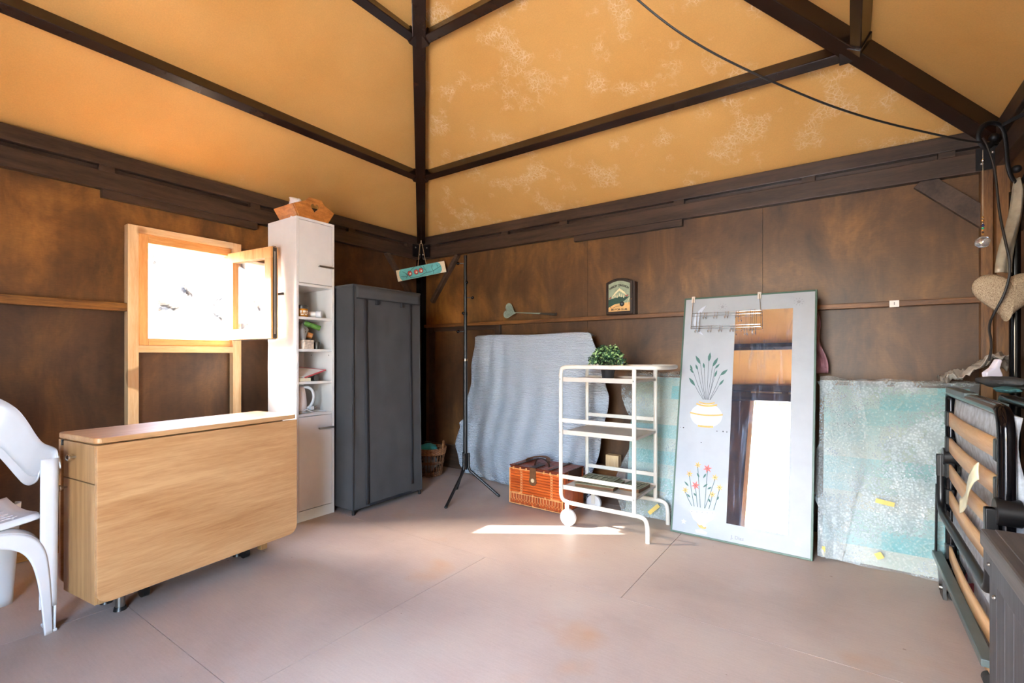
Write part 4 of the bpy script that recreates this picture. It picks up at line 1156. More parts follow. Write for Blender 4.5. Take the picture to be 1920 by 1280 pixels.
mk('edge_trim', bm, 'mgreen', P, bevel=.0015)
m, n, p = newmat('dusty_mirror')
v = coords(n)
g1 = noisen(n, coords(n, (9, 1, 1.2)), 2.2, 4, .6, 1.4)
g2 = noisen(n, coords(n, (30, 1, 3)), 3.0, 3, .6, .5)
sm = mathn(n, 'MULTIPLY', ramp(n, g1, [(.50, (0, 0, 0, 1)), (.72, (1, 1, 1, 1))]), ramp(n, g2, [(.35, (0, 0, 0, 1)), (.65, (1, 1, 1, 1))]))
sm = mathn(n, 'ADD', mathn(n, 'MULTIPLY', sm, .42), .05)
df = n.nodes.new('ShaderNodeBsdfDiffuse'); df.inputs[0].default_value = hx('#a4bbe0')
gl = n.nodes.new('ShaderNodeBsdfGlossy'); gl.inputs['Roughness'].default_value = .012; gl.inputs[0].default_value = (.92, .94, .95, 1)
ms = n.nodes.new('ShaderNodeMixShader'); n.links.new(sm, ms.inputs[0]); n.links.new(gl.outputs[0], ms.inputs[1]); n.links.new(df.outputs[0], ms.inputs[2])
n.links.new(ms.outputs[0], n.nodes['Material Output'].inputs[0]); MT['mirror'] = m
boxes('mirror_glass', [(GX0, GX1, .002, .008, GZ0, GZ1)], 'mirror', P)
boxes('back_board', [(.012, MW - .012, .0225, .0245, .012, MH - .012)], 'pine', P)
def art(nm, pts, m, e=.0012, par=None):
    bm = BM(); poly(bm, [(x, -e, z) for x, z in pts], (0, e, 0)); return mk(nm, bm, m, par or P)
def artl(nm, paths, m, r=.0014):
    bm = BM()
    for q in paths: tube(bm, [(x, -.0008, z) for x, z in q], r, 5)
    return mk(nm, bm, m, P)
MT['a_green'] = plain('painted_leaf_green', '#2f5f56', .5, 0, .2, 50)
MT['a_dark'] = plain('painted_stem', '#3d4448', .6)
MT['a_gold'] = plain('painted_gold', '#c9a052', .5, 0, .2, 50)
MT['a_red'] = plain('painted_coral_red', '#d8564c', .5, 0, .15, 50)
MT['a_vase'] = plain('raised_white_paint', '#b9c2d0', .35, 0, .12, 60, .8, 120)
MT['a_grey'] = plain('pencil_grey', '#8b8f92', .6)
def leafp(a, b, w_):
    a, b = Vector(a), Vector(b); d_ = b - a; n_ = Vector((-d_.y, d_.x)).normalized(); 
    return [a, a + d_ * .3 + n_ * w_ * .8, a + d_ * .55 + n_ * w_, a + d_ * .82 + n_ * w_ * .5, b, a + d_ * .82 - n_ * w_ * .5, a + d_ * .55 - n_ * w_, a + d_ * .3 - n_ * w_ * .8]
for a, b in [((0.122, 1.017), (0.089, 1.072)), ((0.169, 1.033), (0.175, 1.092)), ((0.192, 1.002), (0.222, 1.06)), ((0.145, 0.991), (0.138, 1.027)), ((0.085, 0.959), (0.058, 0.99)), ((0.107, 0.98), (0.092, 1.017)), ((0.207, 0.991), (0.233, 1.022)), ((0.206, 0.937), (0.22, 0.982)), ((0.238, 0.949), (0.28, 0.988)), ((0.234, 0.888), (0.262, 0.927)), ((0.097, 0.881), (0.056, 0.933)), ((0.075, 0.977), (0.059, 1.014))]:
    art('painted_leaf', leafp(a, b, .009 if (Vector(b) - Vector(a)).length > .05 else .006), 'a_green')
artl('painted_stems', [smooth_path([(a[0], a[1], 0), (a[0] * .6 + b * .4, a[1] - (a[1] - .80) * .45, 0), (b, .80, 0)], 2) and [(q.x, q.y) for q in smooth_path([(a[0], a[1], 0), (a[0] * .6 + b * .4, a[1] - (a[1] - .80) * .45, 0), (b, .80, 0)], 2)]
    for a, b in [((.122, 1.017), .160), ((.169, 1.033), .168), ((.192, 1.002), .172), ((.145, .991), .164), ((.085, .959), .152), ((.107, .98), .158), ((.207, .991), .178), ((.206, .937), .176), ((.238, .949), .186), ((.234, .888), .188), ((.097, .881), .148)]], 'a_dark', .0011)
vc = (.170, .705)
vs_ = [(vc[0] + .092 * math.cos(t), vc[1] + .072 * math.sin(t)) for t in [2 * PI * i / 32 for i in range(32)]]
va = art('painted_vase', vs_, 'a_vase', .0015)
def band(y, hw_, th_, sag=.010):
    up = [(vc[0] + hw_ * (2 * i / 12 - 1), y - sag * (1 - (2 * i / 12 - 1) ** 2) + th_ / 2) for i in range(13)]
    dn = [(x, z - th_) for x, z in up][::-1]
    return up + dn
for y, hw_, th_ in ((.772, .060, .010), (.785, .045, .008), (.716, .094, .009), (.640, .044, .011)): art('painted_gold_band', band(y, hw_, th_, .010 if y > .7 else .002), 'a_gold', .0025)
def flower(c, r_, m, nm):
    pts = []
    for i in range(12):
        a = 2 * PI * i / 12 + .3; rr = r_ * 1.25 if i % 2 == 0 else r_ * .48
        pts.append((c[0] + rr * math.cos(a), c[1] + rr * math.sin(a)))
    o = art(nm, pts, m, .0015); art('painted_eye', [(c[0] + .003 * math.cos(2 * PI * i / 8), c[1] + .003 * math.sin(2 * PI * i / 8)) for i in range(8)], 'a_dark', .0022, o)
fl = [(0.092, 0.349), (0.138, 0.407), (0.194, 0.393), (0.238, 0.349), (0.131, 0.287), (0.074, 0.251), (0.265, 0.296), (0.227, 0.251)]
for i, c in enumerate(fl): flower(c, .021 if i in (2, 4) else .017, 'a_red' if i in (2, 4) else 'a_gold', 'painted_flower')
artl('painted_stems', [[(a[0], a[1] - .01), (a[0] * .55 + b * .45, a[1] * .55 + .166 * .45 - .01), (b, .166)] for a, b in ((fl[0], .129), (fl[1], .165), (fl[2], .188), (fl[3], .190), (fl[4], .149), (fl[5], .116), (fl[6], .239), (fl[7], .212))], 'a_green', .0014)
for a, b in [((0.15, 0.336), (0.135, 0.361)), ((0.172, 0.335), (0.188, 0.365)), ((0.092, 0.276), (0.065, 0.301)), ((0.174, 0.283), (0.199, 0.306)), ((0.199, 0.276), (0.223, 0.293)), ((0.138, 0.226), (0.122, 0.243)), ((0.218, 0.204), (0.207, 0.225)), ((0.104, 0.213), (0.084, 0.23)), ((0.254, 0.224), (0.263, 0.246))]: art('painted_leaf', leafp(a, b, .005), 'a_green')
pot_ = art('painted_bowl', [(.106, .140), (.247, .158), (.240, .112), (.215, .095), (.200, .078), (.205, .062), (.165, .060), (.150, .080), (.128, .095)], 'a_vase', .002)
for i in range(5): art('painted_dot', [(.118 + i * .029 + .0035 * math.cos(2 * PI * k / 8), .135 + i * .003 + .0035 * math.sin(2 * PI * k / 8)) for k in range(8)], 'a_grey', .003, pot_)
art('painted_foot', [(.150, .074), (.165, .066), (.178, .070), (.190, .060), (.205, .066), (.200, .052), (.178, .050), (.165, .054)], 'a_gold', .0025)
art('painted_foot', [(.142, .036), (.178, .046), (.212, .034), (.205, .022), (.150, .022)], 'a_vase', .002)
def star(c, r_, m, n=5, k=.45, e=.0016):
    art('painted_star', [(c[0] + (r_ if i % 2 == 0 else r_ * k) * math.sin(PI * i / n), c[1] + (r_ if i % 2 == 0 else r_ * k) * math.cos(PI * i / n)) for i in range(2 * n)], m, e)
star((.662, .078), .024, 'a_vase'); star((.075, .070), .018, 'a_vase')
for c in ((.64, 1.383), (.233, 1.378)):
    star(c, .013, 'a_grey', 5, .5)
    artl('painted_rays', [[(c[0] + .018 * math.cos(a), c[1] + .016 * math.sin(a)), (c[0] + .026 * math.cos(a), c[1] + .023 * math.sin(a))] for a in [2 * PI * i / 9 for i in range(9)]], 'a_grey', .0012)
mo = [(.14, 1.396), (.105, 1.375), (.07, 1.335), (.063, 1.28), (.085, 1.225), (.131, 1.199), (.105, 1.235), (.095, 1.28), (.102, 1.33)]
art('painted_moon', mo, 'a_vase', .002)
artl('painted_moon_outline', [mo + [mo[0]]], 'a_grey', .0010)
bm = BM()
for x, z, r_ in ((.041, .621, .004), (.023, .622, .002), (.236, .617, .003), (.27, .618, .004), (.291, .617, .003), (.15, .542, .003)): cyl(bm, (x, -.0012, z), (x, .001, z), r_, seg=8)
mk('screw_holes', bm, 'p_black', P)
text('signature', 'J. Diaz', .026, Matrix.Translation((.370, -.0006, .037)) @ Matrix.Rotation(R(90), 4, 'X'), 'a_grey', P)

# wire hook rack hung over the board's top edge
Rk = thing('wire_hook_rack', 'wire over-door hook rack hanging on the top edge of the painted mirror board', 'hook rack', (2.599, -.50, 0), local=True, rot=(R(-11.2), 0, R(-1.6)))
MT['clip'] = plain('clear_beige_clip', '#cfc4b8', .3, 0, .1)
for x in (.058, .438):
    bm = BM(); box(bm, x - .010, x + .010, -.012, -.004, MH - .035, MH + .006); box(bm, x - .010, x + .010, -.012, .034, MH + .002, MH + .006); box(bm, x - .010, x + .010, .030, .034, MH - .04, MH + .006)
    mk('over_hook', bm, 'clip', Rk, bevel=.002)
bm = BM(); yo = -.014
W = lambda *p: tube(bm, [Vector(q) for q in p], .0016, 6)
W((.058, yo, 1.44), (.060, yo - .01, 1.335), (.060, yo - .018, 1.238)); W((.438, yo, 1.44), (.450, yo - .01, 1.335), (.453, yo - .018, 1.238))
for z, y_ in ((1.338, -.022), (1.320, -.024), (1.253, -.028), (1.238, -.030)): W((.060, y_, z), (.453, y_, z))
for x in (.090, .109, .397, .419): W((x, -.024, 1.345), (x, -.030, 1.215))
mk('wire_frame', bm, 'chrome', Rk, smooth=True)
for z, xs in ((1.338, (.142, .204, .266, .326)), (1.253, (.098, .174, .236, .300, .362, .408))):
    for x in xs:
        bm = BM()
        for s in (-.008, .008):
            tube(bm, smooth_path([(x + s, -.024, z + .004), (x + s, -.030, z - .030), (x + s, -.036, z - .044), (x + s, -.048, z - .046), (x + s, -.052, z - .034)], 2), .0013, 5)
        tube(bm, [(x - .008, -.052, z - .034), (x + .008, -.052, z - .034)], .0013, 5)
        mk('hook', bm, 'chrome', Rk, smooth=True)

# ================================================================ BUBBLE WRAPPED BUNDLES
m, n, p = newmat('teal_and_cream_panels')
v = coords(n)
bk = n.nodes.new('ShaderNodeTexBrick'); bk.inputs['Scale'].default_value = 1.0
bk.inputs['Brick Width'].default_value = .55; bk.inputs['Row Height'].default_value = .085; bk.inputs['Mortar Size'].default_value = .0
bk.inputs['Color1'].default_value = hx('#4b9a9c'); bk.inputs['Color2'].default_value = hx('#aeab9a'); bk.offset = .43
mp = n.nodes.new('ShaderNodeMapping'); mp.inputs['Rotation'].default_value = (R(90), 0, 0)
tc = n.nodes.new('ShaderNodeTexCoord'); n.links.new(tc.outputs['Object'], mp.inputs[0]); n.links.new(mp.outputs[0], bk.inputs['Vector'])
n.links.new(mix(n, .25, bk.outputs[0], ramp(n, noisen(n, v, 3, 3), [(.35, hx('#3f8f96')), (.65, hx('#b3ae9e'))])), p.inputs['Base Color'])
p.inputs['Roughness'].default_value = .3; MT['panels'] = m
def wrapmat(name, alpha, tint):
    m, n, p = newmat(name)
    v = coords(n)
    vo = n.nodes.new('ShaderNodeTexVoronoi'); vo.inputs['Scale'].default_value = 95.0; n.links.new(v, vo.inputs['Vector'])
    big = noisen(n, v, 2.6, 4, .6, .4)
    p.inputs['Base Color'].default_value = hx(tint); p.inputs['Roughness'].default_value = .2
    al = mathn(n, 'ADD', mathn(n, 'MULTIPLY', ramp(n, vo.outputs['Distance'], [(.25, (1, 1, 1, 1)), (.62, (.15, .15, .15, 1))]), .22), mathn(n, 'ADD', alpha, mathn(n, 'MULTIPLY', ramp(n, big, [(.45, (0, 0, 0, 1)), (.60, (1, 1, 1, 1))]), .34)))
    n.links.new(al, p.inputs['Alpha'])
    bumpn(n, p, vo.outputs['Distance'], .6, .004)
    MT[name] = m
wrapmat('bubble_wrap', .10, '#bcc6ca'); wrapmat('bubble_wrap_dull', .35, '#b5b0aa')
def bundle(nm, lab, xa, xb, ztop, ybot, ytop, flap, seed):
    t = thing(nm, lab, 'bundle', ((xa + xb) / 2, (ybot + ytop) / 2, 0), group='bubble-wrapped stacks along the back wall')
    zt = ztop - .03
    for k in range(4):
        off = .022 + k * .030
        bm = BM(); poly(bm, [(xa + .02, ybot + off, .006), (xb - .02, ybot + off, .006), (xb - .02, ytop + off, zt - .012 * k), (xa + .02, ytop + off, zt - .012 * k)], (0, .018, 0))
        mk('panel', bm, 'panels', t)
    def f(u, v_):
        x = xa + (xb - xa) * u; q = v_
        z = .006 + (ztop - .006) * q
        y = ybot + (ytop - ybot) * q
        edge = (.05 * math.exp(-u / .10) * math.sin(q * 9 + seed) + .02 * math.exp(-(1 - u) / .05) * math.sin(q * 7))
        y += -.012 + .014 * noise.noise(Vector((x * 4, z * 3, seed))) + .008 * noise.noise(Vector((x * 14, z * 9, seed + 3))) + .010 * math.sin(x * 26 - z * 9) * (1 - q * .4) * .5
        x += edge
        if q > .97: z += .014 * noise.noise(Vector((x * 10, 0, seed)))
        return (x, y, max(.004, z))
    bm = BM(); grid(bm, f, 90, 60)
    mk('wrap', bm, 'bubble_wrap', t, smooth=True, angle=80)
    def ft(u, v_):
        x = xa + (xb - xa) * u
        return (x, ytop - .012 + v_ * .16, ztop - .006 + .022 * noise.noise(Vector((x * 9, v_ * 5, seed + 8))) + .012 * math.sin(v_ * 6))
    bm = BM(); grid(bm, ft, 70, 8); mk('folded_top', bm, 'bubble_wrap_dull', t, smooth=True)
    if flap is not None:
        def ff(u, v_):
            b = interp(flap, 1 - v_)
            x = xa + (b - xa) * u; z = .02 + (ztop - .02) * v_
            y = ybot + (ytop - ybot) * v_ - .028 - .012 * math.sin(u * 7 + v_ * 6) - .01 * noise.noise(Vector((x * 8, z * 6, 4)))
            return (x, y, z)
        bm = BM(); grid(bm, ff, 24, 50); mk('loose_flap', bm, 'bubble_wrap', t, smooth=True)
    return t
b1 = bundle('wrapped_bundle', 'bubble-wrapped stack of teal and cream panels between trolley and mirror board', 2.225, 2.72, .935, -.345, -.19, None, 3)
b2 = bundle('wrapped_bundle', 'wide bubble-wrapped stack of teal and cream panels between mirror board and folding bed', 3.345, 3.99, .915, -.445, -.19, [(0, 3.52), (.25, 3.56), (.45, 3.56), (.7, 3.50), (1, 3.45)], 7)
MT['tape'] = plain('yellow_tape', '#dcc06a', .5, 0, .1)
def tape(par, x, z, w_, h_, rot, y):
    bm = BM(); M_ = Matrix.Translation((x, y, z)) @ Matrix.Rotation(R(rot), 4, 'Y'); box(bm, -w_ / 2, w_ / 2, -.001, .001, -h_ / 2, h_ / 2, M_); mk('tape', bm, 'tape', par)
tape(b2, 3.625, .325, .075, .022, 8, -.412); tape(b2, 3.60, .075, .03, .03, 60, -.468); tape(b2, 3.372, .05, .014, .045, 0, -.475); tape(b1, 2.455, .07, .09, .024, -45, -.372)
MT['pinkfilm'] = plain('pink_translucent_plastic', '#b5848e', .25, 0, .3, 14)
def pk(u, v_):
    z = .95 + .36 * v_; w_ = .075 * (1 - v_ * .75)
    return (3.285 + u * (.02 + w_) + .01 * math.sin(v_ * 9), -.115 - .03 * math.sin(u * 5 + v_ * 8) + .02 * noise.noise(Vector((u * 6, v_ * 9, 1))), z)
bm = BM(); grid(bm, pk, 14, 24); tag(mk('pink_plastic_sleeve', bm, 'pinkfilm', smooth=True, solid=.004), 'crumpled pink plastic sleeve standing behind the right edge of the mirror board', 'plastic sleeve')
MT['greyfilm'] = plain('dusty_clear_plastic', '#a79d92', .3, 0, .25, 9)
def crump(u, v_):
    x = 3.86 + u * .25; y = -.36 + v_ * .30
    z = .945 + .11 * math.exp(-((u - .75) / .35) ** 2) * (1 - .4 * v_) + .045 * noise.noise(Vector((u * 6, v_ * 6, 3))) + .02 * noise.noise(Vector((u * 17, v_ * 15, 5)))
    return (x, y, z)
bm = BM(); grid(bm, crump, 34, 30); tag(mk('crumpled_sheet', bm, 'greyfilm', smooth=True, solid=.003), 'dusty crumpled plastic heaped on the bundle below the white plug', 'plastic sheet')

# ================================================================ FOLDING BED
Bd = thing('folding_bed', 'folded black-framed guest bed with beech slats at the right wall', 'folding bed', (3.95, -1.0, 0))
bx = 3.858; ya, yz = -.50, -1.42
MT['beech'] = wood('beech_slat', '#cf9a62', '#e6bd8a', (9, .8, 9), .4, .8, .05)
MT['steel'] = plain('grey_green_enamel', '#5e6a6a', .35, .2, .15, 10)
def bedframe(xc, z1, wd=.022):
    bm = BM()
    pts = smooth_path([(xc, ya, .055), (xc, ya, z1 - .06), (xc, ya - .005, z1), (xc, ya - .06, z1)], 3) + smooth_path([(xc, yz + .09, z1), (xc, yz + .02, z1 - .002), (xc, yz - .01, z1 - .04), (xc, yz - .015, z1 - .12), (xc, yz - .015, .055)], 3)
    tube(bm, pts, .021, 10); return bm
mk('front_frame', bedframe(bx, .885), 'blackgloss', Bd, smooth=True, angle=60)
mk('rear_frame', bedframe(bx + .17, .87), 'blackgloss', Bd, smooth=True, angle=60)
boxes('top_bar', [(bx - .020, bx + .022, -.93, ya - .01, .880, .909)], 'steel', Bd, bevel=.003)
boxes('top_bar', [(bx - .014, bx + .020, -1.36, -.945, .876, .904)], 'steel', Bd, bevel=.003)
MT['mattress'] = plain('blue_grey_ticking', '#c3cbd4', .8, 0, .35, 30, .3, 90)
def mat_f(u, v_):
    y = ya - .03 + (yz - ya + .04) * u; z = .07 + .80 * v_
    return (bx + .030 + .008 * noise.noise(Vector((y * 6, z * 7, 2))) + .012 * math.sin(z * 14), y, z)
bm = BM(); grid(bm, mat_f, 34, 34); mk('mattress', bm, 'mattress', Bd, smooth=True, solid=.03)
MT['redpat'] = plain('red_patterned_cloth', '#8e3340', .8, 0, .6, 60)
for y0, y1, z0, z1 in ((-.58, -.72, .325, .40), (-.86, -.98, .30, .36), (-.62, -.80, .075, .13)):
    bm = BM(); grid(bm, lambda u, v_: (bx + .024 + .006 * math.sin(u * 9), y0 + (y1 - y0) * u, z0 + (z1 - z0) * v_ + .012 * math.sin(u * 8)), 12, 5); mk('red_pattern', bm, 'redpat', Bd, solid=.004)
for z in (.767, .652, .534, .416, .17, .062):
    def sf(u, v_, z=z):
        y = ya - .008 + (yz - ya + .012) * u
        return (bx - .006 - .012 * math.sin(PI * u), y, z - .030 + .060 * v_)
    bm = BM(); grid(bm, sf, 18, 1); sl2 = mk('slat', bm, 'beech', Bd, smooth=True, solid=.009)
    for y in (ya - .012, yz + .012):
        bm = BM(); box(bm, bx - .022, bx + .010, y - .020, y + .020, z - .034, z + .034); mk('slat_holder', bm, 'black', Bd, bevel=.005)
boxes('lower_cover', [(bx + .008, bx + .012, -1.38, -.54, .215, .33)], 'mattress', Bd)
for y, s in ((ya + .012, 1), (yz - .022, -1)):
    bm = BM(); cyl(bm, (bx - .028, y, .592), (bx + .030, y, .592), .040, seg=24); box(bm, bx - .05, bx - .02, y - .014, y + .014, .50, .60); hg = mk('hinge_plate', bm, 'black', Bd, smooth=True, bevel=.003)
    bm = BM(); ball(bm, (bx - .031, y, .592), .009, 10, (.5, 1, 1)); mk('rivet', bm, 'nickel', hg, smooth=True)
bm = BM(); tube(bm, smooth_path([(bx - .034, ya + .012, .60), (bx - .034, ya + .012, .43), (bx - .036, ya - .01, .36), (bx - .036, ya - .09, .345)], 3) + [(bx - .036, yz + .1, .345)] + smooth_path([(bx - .036, yz + .06, .345), (bx - .036, yz + .0, .345), (bx - .034, yz - .02, .40), (bx - .034, yz - .02, .60)], 3), .015, 10); mk('folding_leg', bm, 'black', Bd, smooth=True, angle=60)
bm = BM(); beam(bm, (bx - .045, ya + .03, .150), (bx - .035, yz, .135), .036, .024, (0, 0, 1)); mk('base_bar', bm, 'steel', Bd, bevel=.003)
bm = BM(); poly(bm, [(bx - .05, -.475, .150), (bx - .05, -.66, .145), (bx - .05, -.69, .012), (bx - .05, -.60, .006)], (.012, 0, 0)); poly(bm, [(bx + .02, -.475, .150), (bx + .02, -.66, .145), (bx + .02, -.69, .012), (bx + .02, -.60, .006)], (.012, 0, 0)); fb = mk('foot_bracket', bm, 'black', Bd)
bm = BM(); cyl(bm, (bx - .058, -.635, .045), (bx + .04, -.635, .045), .013, seg=14); mk('foot_bolt', bm, 'nickel', fb, smooth=True)
for y in (-.64, -1.30):
    for x in (bx - .010, bx + .15):
        bm = BM(); cyl(bm, (x, y - .012, .022), (x, y + .012, .022), .022, seg=18); mk('caster', bm, 'rubber', Bd, smooth=True)
for y in (-1.30, -.65): boxes('cross_bar', [(bx, bx + .19, y - .02, y + .02, .10, .14)], 'black', Bd)
bm = BM(); cyl(bm, (bx - .046, ya + .025, .46), (bx - .05, ya + .02, .14), .005); mk('link_rod', bm, 'blackgloss', Bd, smooth=True)
MT['strap'] = plain('cream_satin_strap', '#ded7b4', .4, 0, .1, 20)
def stf(u, v_):
    q = smooth_path([(bx - .055, -1.41, .70), (bx - .065, -1.32, .62), (bx - .062, -1.20, .565), (bx - .05, -1.10, .515)], 3); k = min(len(q) - 1, int(v_ * (len(q) - 1)))
    return (q[k].x - .008 * math.sin(v_ * 7), q[k].y + .01 * math.sin(u * 3), q[k].z + (u - .5) * .052)
bm = BM(); grid(bm, stf, 4, 20); mk('strap', bm, 'strap', Bd, smooth=True, solid=.002)
tag(lump('dark_cloth', (3.99, -.78, .945), .085, (1.0, 2.0, .28), 'fabric', None, .3, 21), 'dark folded cloth lying on top of the folded bed', 'cloth')
tag(lump('teal_net', (3.955, -.93, .925), .036, (.9, 2.0, .3), 'net', None, .3, 25), 'teal netting lying on top of the folded bed', 'netting')
Pb = lump('pink_plastic_bag', (4.09, -1.22, .72), .10, (.28, 1.2, 1.5), 'pinkfilm', None, .3, 31)
tag(Pb, 'pinkish plastic bag bulging behind the folded bed frame', 'bag')

# ================================================================ GREY STORAGE BOX
SB = thing('storage_box', 'dark grey wood-look plastic storage box in the right foreground', 'storage box', (3.93, -2.2, 0))
m, n, p = newmat('grey_resin_boards')
v = coords(n); f_ = noisen(n, coords(n, (30, 30, 1.6)), 2.0, 5, .6)
n.links.new(ramp(n, f_, [(.3, hx('#3a3a3e')), (.7, hx('#55555a'))]), p.inputs['Base Color']); p.inputs['Roughness'].default_value = .55; bumpn(n, p, f_, .35, .002); MT['resin'] = m
m, n, p = newmat('grey_resin_lid')
f_ = noisen(n, coords(n, (30, 1.6, 30)), 2.0, 5, .6)
n.links.new(ramp(n, f_, [(.3, hx('#4a4644')), (.7, hx('#6a6460'))]), p.inputs['Base Color']); p.inputs['Roughness'].default_value = .5; bumpn(n, p, f_, .35, .002); MT['resin_lid'] = m
sx0, sx1, sy0, sy1 = 3.775, 4.115, -2.75, -1.70
boxes('core', [(sx0 + .008, sx1, sy0 + .004, sy1 - .004, 0.004, .49)], 'resin', SB)
npl = 14
for i in range(npl):
    a = sy0 + (sy1 - sy0) * i / npl; b = a + (sy1 - sy0) / npl
    boxes('board', [(sx0, sx0 + .009, a + .001, b - .001, .004, .495)], 'resin', SB, bevel=.0015, segs=1)
boxes('rim', [(sx0 - .010, sx1 + .003, sy0 - .010, sy1 + .010, .498, .552)], 'resin', SB, bevel=.003)
boxes('lid', [(sx0 - .016, sx1 + .003, sy0 - .014, sy1 + .014, .555, .60)], 'resin_lid', SB, bevel=.006)
for i in range(3):
    a = sx0 + .01 + i * .108
    boxes('lid_board', [(a, a + .104, sy0 + .0, sy1 - .0, .6005, .604)], 'resin_lid', SB, bevel=.001, segs=1)
for y in (-1.76, -2.60):
    bm = BM(); ball(bm, (sx0 - .001, y, .45), .006, 8); ball(bm, (sx0 - .011, y, .53), .005, 8); mk('screw', bm, 'nickel', SB, smooth=True)

# ================================================================ SCROLL HOOK, HEART, PENDANT, CABLES
hb_ = Vector((3.985, -.585, 1.93))
SH = thing('scroll_hook', 'black wrought-iron scroll hook under the right roof corner', 'hook', (4.09, -.55, 1.9))
ex = Vector((.8216, .57, 0)); ez = Vector((0, 0, 1))
def hkp(a, b): return Vector((3.985, -.60, 1.96)) + ex * a + ez * b
bm = BM()
ring = [hkp(-.045 + .045 * math.cos(t) * .8, -.0 + .055 * math.sin(t)) for t in [R(a) for a in range(-60, -420, -20)]]
tube(bm, smooth_path([hkp(-.005, .0), hkp(-.02, -.03), hkp(-.05, -.035), hkp(-.075, .0), hkp(-.065, .05), hkp(-.02, .075), hkp(.03, .055), hkp(.045, -.02), hkp(.05, -.12), hkp(.075, -.18), hkp(.11, -.185), hkp(.135, -.14)], 3), .010, 8, flat=.7)
mk('scroll', bm, 'iron', SH, smooth=True, angle=60)
bm = BM(); ball(bm, hkp(-.008, .008), .018, 12); ball(bm, hkp(.088, -.125), .017, 12); mk('scroll_end', bm, 'iron', SH, smooth=True)
bm = BM(); beam(bm, hkp(.02, .055), (4.12, -.585, 2.07), .014, .014, (0, 0, 1), True); mk('wall_arm', bm, 'iron', SH)
HT = thing('stone_heart', 'large speckled beige stone-look heart hung by a satin ribbon at the right wall', 'heart ornament', (3.985, -.66, 1.30))
m, n, p = newmat('speckled_granite_paint')
v = coords(n); f_ = noisen(n, v, 330.0, 3, .7)
n.links.new(ramp(n, f_, [(.34, hx('#6a5644')), (.47, hx('#a08a70')), (.62, hx('#c2b094'))]), p.inputs['Base Color']); p.inputs['Roughness'].default_value = .85; bumpn(n, p, f_, .5, .003); MT['speck'] = m
bm = BM(); hc = Vector((4.005, -.66, 1.305)); exh = Vector((.93, .36, 0)).normalized(); eyh = Vector((-.36, .93, 0)).normalized()
NH, NL = 48, 10
hp2 = heart2(.116, NH); rings = []
for l in range(NL + 1):
    ph = PI * l / NL; sc_ = math.sin(ph) ** .6 if 0 < l < NL else 0.02; th_ = -math.cos(ph) * .042
    rings.append([bm.verts.new(hc + exh * x * sc_ * (.62 + .38 * sc_) + ez * (y * .93 * sc_) + eyh * th_) for x, y in hp2])
for a, b in zip(rings, rings[1:]):
    for i in range(NH):
        j = (i + 1) % NH; bm.faces.new((a[i], a[j], b[j], b[i]))
bm.faces.new(rings[0][::-1]); bm.faces.new(rings[-1])
mk('heart', bm, 'speck', HT, smooth=True, angle=70)
MT['ribbon'] = plain('grey_gold_satin', '#a39a88', .3, .1, .25, 25)
def rb(u, v_):
    a = hkp(.085, -.165); b = hc + ez * .085
    c = a.lerp(b, v_); w_ = .022 + .016 * v_ - .014 * math.exp(-v_ * 14)
    return c + exh * ((u - .5) * 2 * w_ * .8 + .012 * math.sin(v_ * 5)) + eyh * (.010 * math.sin(u * 6 + v_ * 3) - .006)
bm = BM(); grid(bm, rb, 8, 22); mk('ribbon', bm, 'ribbon', HT, smooth=True, solid=.002)

PD = thing('crystal_pendant', 'clear faceted crystal on a beaded thread below the scroll hook', 'pendant', (3.943, -.672, 1.52))
pt = Vector((3.935, -.665, 0))
m, n, p = newmat('crystal'); p.inputs['Base Color'].default_value = (.95, .95, .95, 1); p.inputs['Roughness'].default_value = .03; p.inputs['Transmission Weight'].default_value = .85; p.inputs['IOR'].default_value = 1.55; MT['crystal'] = m
MT['thread'] = plain('pale_thread', '#bda888', .5)
bm = BM(); cyl(bm, pt + ez * 1.905, pt + ez * 1.55, .0011, seg=5); mk('thread', bm, 'thread', PD)
MT['bead_g'] = plain('green_glass_bead', '#2f9a70', .15); MT['bead_b'] = plain('navy_glass_bead', '#1c2a5c', .15); MT['bead_a'] = plain('gold_glass_bead', '#c28a3c', .2, .4)
for z, r_, mm in ((1.86, .006, 'chrome'), (1.625, .004, 'bead_a'), (1.612, .005, 'bead_a'), (1.60, .0035, 'chrome'), (1.591, .0055, 'bead_b'), (1.580, .005, 'bead_g'), (1.571, .0035, 'bead_a'), (1.563, .0045, 'leather'), (1.555, .0035, 'bead_a')):
    bm = BM(); ball(bm, pt + ez * z, r_, 10); mk('bead', bm, mm, PD, smooth=True)
bm = BM(); bmesh.ops.create_icosphere(bm, subdivisions=2, radius=.026)
for vv in bm.verts: vv.co = Vector((vv.co.x * (1 + .25 * noise.noise(vv.co * 70)), vv.co.y * .6, vv.co.z * (.9 + .3 * noise.noise(vv.co * 50)))) + pt + ez * 1.522
mk('crystal', bm, 'crystal', PD)

bm = BM(); tube(bm, smooth_path([(4.00, -.56, 1.955), (3.94, -.63, 1.945), (3.837, -.746, 1.945), (3.492, -1.046, 2.018), (3.217, -1.298, 2.130), (2.976, -1.465, 2.275), (2.787, -1.596, 2.45), (2.45, -1.80, 2.85), (2.08, -2.05, 3.32)], 3), .0042, 8)
tag(mk('ceiling_cable', bm, 'rubber', smooth=True), 'thin black cable sagging under the roof from apex to scroll hook', 'cable')
PC = thing('plug_cable', 'black cable hanging past the stone heart down to a white plug', 'cable', (3.97, -.65, 1.0))
cp = [(3.930, -.690, 1.945), (3.945, -.700, 1.90), (3.965, -.705, 1.80), (3.973, -.715, 1.64), (3.985, -.752, 1.50), (4.00, -.762, 1.40), (3.985, -.760, 1.30), (3.955, -.74, 1.22), (3.945, -.70, 1.17), (3.962, -.67, 1.10), (3.955, -.66, 1.03)]
